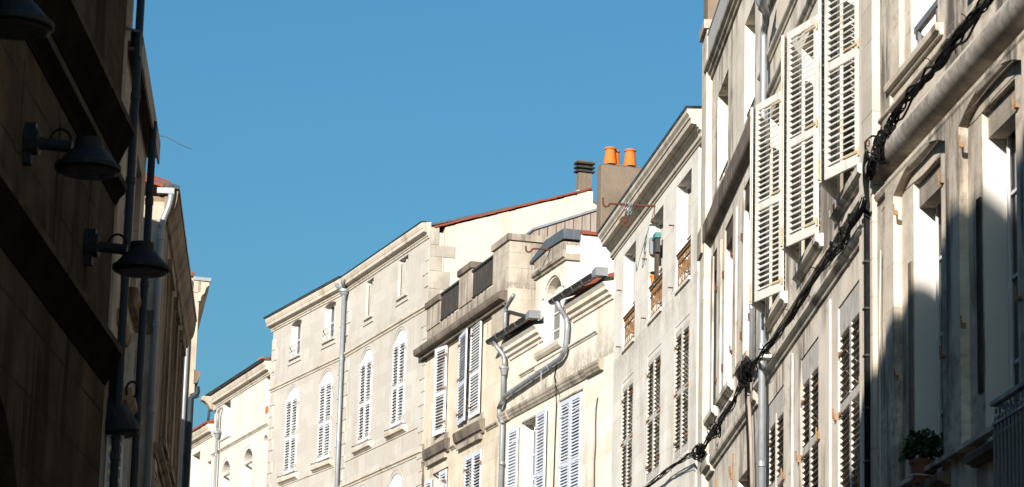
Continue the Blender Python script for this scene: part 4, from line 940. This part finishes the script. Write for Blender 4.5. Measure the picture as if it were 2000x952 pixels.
pipe(L2, [(um, .09, 11.), (um, .09, 2.)], .036, 'pipe_dark', collars=[((um, .09, z), (0, 0, 1), 1.2) for z in (8.35, 8.85, 9.4, 7.6, 5.2)])
q = L2.P(296, 310, .12); pipe(L2, [(q[0], .12, 8.78), (q[0], .12, 2.)], .036, 'pipe_dark', collars=[((q[0], .12, z), (0, 0, 1), 1.15) for z in (8.0, 7.2)])
q = L1.P(214, 722, .0); wall_lamp(L1, q[0], q[2], 'dark lamp pointing steeply down, lowest and last of the row on the left', 1, .0)
L2.D  # louvred shutter standing out from the wall
q = L2.P(196, 952, .0)
def cross_leaf(f, u, w0, w1, z0, z1, mat, label=None):
    o = leaf(f, u, w0, u + .05, w1, z0, z1, mat, rails=(.5,), pitch=.085, st=.03, sl=.07, hinges=False, label=label); return o
a = L1.P(218, 850, .0)
m = leaf(L2, -.12, .0, -.05, .14, 3.2, L2.P(222, 838, .05)[2], 'white', rails=(.4,), pitch=.10, st=.022, sl=.08, hinges=False)
# balcony slabs and window ledges seen on edge
for u0_, u1_, z, d in ((1.6, 3.4, 7.0, .10), (1.2, 3.3, 6.0, .12), (.4, 1.6, 6.55, .06)):
    MB(-1).prism([(-.02, z - .10), (d * .6, z - .08), (d, z - .02), (d, z + .03), (-.02, z + .04)], u0_, u1_).build('ledge', 'left2', h)
MB(-1).box(2.0, 2.04, .0, .07, 4.2, 6.6).box(2.6, 2.64, .0, .09, 4.0, 6.8).build('shutter_edge', 'white_worn', h)
MB(-1).tube([(3.3, .10, 8.93), (3.4, .20, 8.94), (3.5, .32, 8.90), (3.6, .44, 8.88)], .004, 5).build('antenna_wire', 'iron_grey', h)

# ---- third house
h = L3.house('terraced_house', 'third house on the left, sunlit stained end wall with a zinc pipe down its corner', 'house', 'stone houses lining the street')
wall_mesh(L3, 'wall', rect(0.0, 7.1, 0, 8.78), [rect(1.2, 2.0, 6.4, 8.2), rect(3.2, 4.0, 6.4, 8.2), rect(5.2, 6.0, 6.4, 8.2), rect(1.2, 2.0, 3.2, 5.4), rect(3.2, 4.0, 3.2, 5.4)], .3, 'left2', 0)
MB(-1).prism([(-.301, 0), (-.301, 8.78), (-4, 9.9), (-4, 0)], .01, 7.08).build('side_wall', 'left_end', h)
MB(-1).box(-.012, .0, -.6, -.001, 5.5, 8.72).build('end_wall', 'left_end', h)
for a in (1.2, 3.2, 5.2):
    window(L3, a, a + .8, 6.4, 8.2, .12, 2)
    MB(-1).box(a - .15, a + .95, 0, .05, 8.22, 8.34).box(a - .12, a - .02, 0, .025, 6.4, 8.2).box(a + .82, a + .92, 0, .025, 6.4, 8.2).build('window_surround', 'left2', h)
    MB(-1).box(a - .15, a + .95, 0, .08, 6.30, 6.38).build('window_sill', 'left2', h)
for a in (1.2, 3.2): window(L3, a, a + .8, 3.2, 5.4, .12, 2)
moulding(L3, [(-.02, 8.50), (.03, 8.52), (.05, 8.6), (.09, 8.66), (.11, 8.74), (.12, 8.84), (-.02, 8.86)], -.02, 7.15, 'left2', 'cornice')
moulding(L3, [(-.02, 8.865), (.13, 8.86), (.13, 8.90), (-.3, 9.0)], -.03, 7.15, 'gutter', 'roof_edge')
tiles(L3, -.05, 7.1, 8.90, -.02, 3.6, .3, .2, 'tile')
MB(-1).box(-.08, .02, -.10, .08, 8.80, 8.86).build('gutter_end', 'zinc_pale', h)
P3 = L3.P
pipe(L3, [(-.06, .05, 8.80), (-.06, .04, 8.68), (-.06, -.03, 8.50), (-.06, -.035, 8.35), (-.06, -.035, 2.0)], .034, 'zinc', collars=[((-.06, -.035, z), (0, 0, 1), 1.2) for z in (8.33, 7.4, 6.5)])
for z, d in ((6.05, .09), (5.6, .05)): moulding(L3, string_prof(z, .1, d), 0, 7.1, 'left2', 'string_course')
MB(-1).box(.02, .5, .0, .03, 3, 6.0).build('pilaster_strip', 'left_end', h)
m = MB(-1); n = 40
for i in range(n):
    for j in range(3): m.box(.10 + j * .13, .15 + j * .13, .03, .036, 3.4 + i * .063, 3.43 + i * .063)
m.build('dentil_strip', 'wood_dark', h)
MB(-1).box(-.03, .0, -.22, -.05, 7.30, 7.55).build('corbel', 'ledge_dark', h)
# ---- fourth house
h = L4.house('terraced_house', 'fourth house on the left, thin end wall with a zinc capped cornice against the sky', 'house', 'stone houses lining the street')
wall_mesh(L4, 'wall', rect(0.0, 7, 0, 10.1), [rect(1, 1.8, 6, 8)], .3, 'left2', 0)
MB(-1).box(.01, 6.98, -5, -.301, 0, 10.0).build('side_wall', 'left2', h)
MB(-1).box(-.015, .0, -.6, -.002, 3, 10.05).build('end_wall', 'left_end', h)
MB(-1).prismw([(-.03, 9.98), (-.03, 10.18), (6, 10.18), (6, 9.98)], -.3, .02).build('eaves_block', 'left_end', h)
moulding(L4, [(-.02, 9.84), (.02, 9.86), (.03, 9.93), (.07, 9.97), (.09, 10.05), (.135, 10.09), (.135, 10.13), (-.02, 10.14)], -.03, 6, 'left_end', 'cornice')
moulding(L4, [(-.10, 10.15), (.15, 10.142), (.155, 10.16), (.155, 10.19), (-.10, 10.20)], -.05, 6, 'zinc_pale', 'gutter')
MB(-1).prism([(-.10, 10.21), (-.5, 10.38), (-.5, 10.43), (-.08, 10.26)], -.02, 5).build('roof', 'tile', h)
moulding(L4, [(-.02, 8.66), (.03, 8.68), (.06, 8.76), (.08, 8.84), (-.02, 8.86)], -.03, 6, 'ledge_dark', 'string_course')
pipe(L4, [(-.06, -.14, 10.14), (-.06, -.14, 9.0), (-.06, -.14, 3.0)], .034, 'zinc', collars=[((-.06, -.14, z), (0, 0, 1), 1.2) for z in (9.4, 8.0)])
q = L4.P(376, 790, .0)
pipe(L4, [(-.06, .03, L4.P(385, 760, .03)[2] + .05), (-.06, .05, L4.P(385, 770, .03)[2]), (-.06, -.05, L4.P(376, 785, .0)[2]), (-.06, -.055, 3.)], .038, 'pipe_dark', collars=[((-.06, -.055, 7.6), (0, 0, 1), 1.2)])
pipe(L4, [(-.05, -.25, 9.0), (-.05, -.25, 8.0), (-.05, -.2, 7.6), (-.05, -.2, 3.)], .03, 'pipe_dark')
window(L4, 1, 1.8, 6, 8, .1, 2)

# ================================================================== cable bundle along the right fronts
def strand_path(keys, n=14):
    out = []
    for a, b in zip(keys, keys[1:]):
        for i in range(n): out.append(a.lerp(b, i / n))
    out.append(keys[-1]); return out
def wpt(f, x, y, w_): u, z = f.uz(x, y, w_); return f.at(u, z, w_)
keyA = [wpt(R, 1236, 975, .14), wpt(R, 1300, 922, .14), wpt(R, 1345, 892, .16), wpt(R, 1366, 882, .16), wpt(R, 1398, 840, .14), wpt(R, 1430, 790, .14), wpt(R, 1456, 728, .16), wpt(R, 1485, 697, .18), wpt(R, 1520, 652, .12), wpt(R, 1560, 594, .10), wpt(R, 1600, 532, .10), wpt(R, 1645, 475, .11), wpt(R, 1690, 390, .14)]
keyB = [wpt(H1, 1696, 345, .16), wpt(H1, 1716, 290, .2), wpt(H1, 1735, 243, .16), wpt(H1, 1766, 203, .15), wpt(H1, 1800, 160, .15), wpt(H1, 1850, 98, .15), wpt(H1, 1900, 38, .15), wpt(H1, 1935, -8, .15)]
keyA[0] = wpt(H4, 1236, 975, .12); keyA[1] = wpt(H4, 1300, 920, .12); keyA[2] = wpt(H4, 1345, 890, .14)
def bundle(keys, name, label, n=9, spread=.05, r=.012, seed=1):
    rnd = random.Random(seed)
    e = bpy.data.objects.new(name, None); col.objects.link(e); e.location = keys[0]; top(e, label, 'cables')
    base = strand_path(keys, 16)
    for s in range(n):
        ph = [rnd.uniform(0, 6.28) for _ in range(6)]; am = rnd.uniform(.5, 1.15) * spread; pts = []
        for i, p in enumerate(base):
            sg = -abs(math.sin(i * .19 + ph[5])) * (1.6 if s % 4 == 0 else .3)
            o = Vector((math.sin(i * .13 + ph[0]) + .3 * math.sin(i * .51 + ph[1]), math.sin(i * .11 + ph[2]), math.sin(i * .15 + ph[3]) + .35 * math.sin(i * .47 + ph[4]) + sg)) * am * .8
            pts.append(p + o - keys[0])
        rr = r * rnd.uniform(.55, 1.25)
        MB(1).tube(pts, rr, 6).build('cable', 'black', e)
    m = MB(1)                                    # ties and loose ends
    for i in range(6, len(base) - 1, 11):
        p = base[i] - keys[0]
        for _ in range(2):
            d = Vector((rnd.uniform(-1, 1), rnd.uniform(-1, 1), rnd.uniform(-1.2, 1))).normalized() * rnd.uniform(.05, .13)
            m.tube([p, p + d * .6 + Vector((0, 0, .02)), p + d], .005, 4)
    o_ = m.build('cable_tie', 'black', e); o_['kind'] = 'stuff'
    return e, base
eA, bA = bundle(keyA, 'cable_bundle', 'black tangled cable bundle sloping from the pale ashlar house up to the black duct', 9, .034, .0075, 3)
eB, bB = bundle(keyB, 'cable_bundle', 'thick black cable bundle lying on the fat round moulding of the nearest house', 11, .038, .009, 5)
rnd = random.Random(11)
def tangle(e, org, p, n, s):
    m = MB(1)
    for k in range(n):
        a1, a2 = rnd.uniform(0, 6.28), rnd.uniform(0, 6.28); r0 = rnd.uniform(.4, 1) * s
        c = p - org + Vector((rnd.uniform(-1, 1), rnd.uniform(-1, 1), rnd.uniform(-1, 1))) * s * .5
        m.tube([c + Vector((math.cos(t) * math.cos(a1), math.cos(t) * math.sin(a1), math.sin(t) * 1.2)) * r0 for t in [a2 + j * .6 for j in range(9)]], rnd.uniform(.006, .012), 5)
    m.build('cable_tangle', 'black', e)
tangle(eA, keyA[0], keyA[3], 20, .09); tangle(eA, keyA[0], keyA[6], 30, .12); tangle(eA, keyA[0], keyA[4], 12, .1)
for t in range(5): tangle(eA, keyA[0], keyA[10].lerp(keyA[12], rnd.random()), 4, rnd.uniform(.04, .08))
for t in range(4): tangle(eB, keyB[0], keyB[1].lerp(keyB[3], rnd.random()), 3, rnd.uniform(.03, .06))
tangle(eB, keyB[0], keyB[1], 14, .12)
# black wall duct, its cables, and drops below the knots
e = bpy.data.objects.new('cable_duct', None); col.objects.link(e); bp_ = H1.P(1696, 388, .08); e.location = H1.at(bp_[0], 0, 0); e.rotation_euler = H1.root.rotation_euler
top(e, 'black vertical cable duct between the nearest house and the one with ajar shutters', 'cable duct')
zt = bp_[2]; u0_ = 0
MB(1).tube([(0, .08, 2.), (0, .08, zt - .05), (0, .08, zt)], [.045, .045, .03], 12).build('duct_tube', 'black', e)
m = MB(1)
for z in (7.6, 7.15, 6.7, 6.2, 5.7): m.box(-.055, .055, 0, .13, z, z + .02)
m.build('clip', 'iron', e)
m = MB(1)
for k in range(9):
    x = -.05 + k * .013; a_ = rnd.uniform(-.10, .02)
    m.tube(smooth_pts([(x, .08, zt - .1), (x + rnd.uniform(-.04, .04), .10, zt + .10), (x + a_ , .12, zt + .22 + rnd.uniform(0, .08)), (x - .22 + rnd.uniform(-.08, .1), .14, zt + .34 + rnd.uniform(-.08, .08))], 5, .4), rnd.uniform(.009, .015), 6)
for k in range(3): m.tube(smooth_pts([(-.01 + k * .01, .08, zt), (.12, .10, zt + .14), (.12 - k * .03, .10, zt + .36), (-.12, .14, zt + .40)], 6, .45), .010, 6)
m.build('loose_cables', 'black', e)
for (x0, y0, x1, y1, r_, mat, nm, lb) in ((1456, 742, 1463, 1000, .017, 'black', 'hanging_cable', 'black cable dropping from the cable knot beside the zinc downpipe'), (1461, 742, 1470, 1000, .024, 'wood', 'conduit', 'brown conduit slanting down beside the zinc downpipe from the cable knot'), (1366, 890, 1366, 1000, .014, 'black', 'hanging_cable', 'black cable hanging from the knot at the foot of the blockwork pilaster')):
    a, b = wpt(R, x0, y0, .1), wpt(R, x1, y1, .06)
    mm = MB(1); mm.tube([Vector((0, 0, 0)), (b - a) * .5 + Vector((.01, 0, .0)), b - a], r_, 8); o = mm.build(nm, mat, None, smooth=True); o.location = a; top(o, lb, 'cable' if mat == 'black' else 'conduit')

# ================================================================== potted plant on the nearest sill
pp = H1.P(1789, 905, .09); e = bpy.data.objects.new('potted_plant', None); col.objects.link(e); e.location = H1.at(-2.42, 5.212, .055); e.rotation_euler = H1.root.rotation_euler
top(e, 'dark leafy plant in a brown pot on the shaded sill of the nearest house', 'potted plant')
MB(1).lathe((0, 0, 0), [(.085, 0), (.12, .16), (.13, .165), (.13, .20), (.11, .20)], 20).build('pot', 'pot', e, smooth=False)
MB(1).tube([(.135 * math.cos(t), .135 * math.sin(t), .055 + .012 * math.sin(t)) for t in [2 * math.pi * i / 24 for i in range(25)]], .005, 5).build('pot_string', 'cable_pale', e)
m = MB(1)
for k in range(420):
    a_ = rnd.uniform(0, 6.28); ph = rnd.uniform(-.25, 1.45); rr = rnd.uniform(.5, 1.) * .20 * (1 + .25 * math.sin(3 * a_ + 2 * ph))
    c = Vector((rr * 1.25 * math.cos(a_) * math.cos(ph), rr * math.sin(a_) * math.cos(ph) + .01, .26 + rr * .85 * math.sin(ph)))
    s_ = rnd.uniform(.022, .045); d = Vector((rnd.uniform(-1, 1), rnd.uniform(-1, 1), rnd.uniform(-1, .6))).normalized(); e1 = d.orthogonal().normalized(); e2 = d.cross(e1)
    an = rnd.uniform(0, 6.28); f1 = math.cos(an) * e1 + math.sin(an) * e2; f2 = d.cross(f1)
    m.add([tuple(c - f1 * s_), tuple(c - f1 * s_ * .2 + f2 * s_ * .7), tuple(c + f1 * s_), tuple(c - f1 * s_ * .2 - f2 * s_ * .7), tuple(c + d * .006)], [(0, 1, 4), (1, 2, 4), (2, 3, 4), (3, 0, 4)])
m.build('foliage', 'leaf', e)
m = MB(1)
for k in range(14):
    a_ = rnd.uniform(0, 6.28); m.tube([(0, 0, .19), (.07 * math.cos(a_), .07 * math.sin(a_), .3), (.17 * math.cos(a_), .14 * math.sin(a_), .34 + rnd.uniform(-.1, .08))], [.006, .005, .003], 5)
m.build('stem', 'leaf', e)
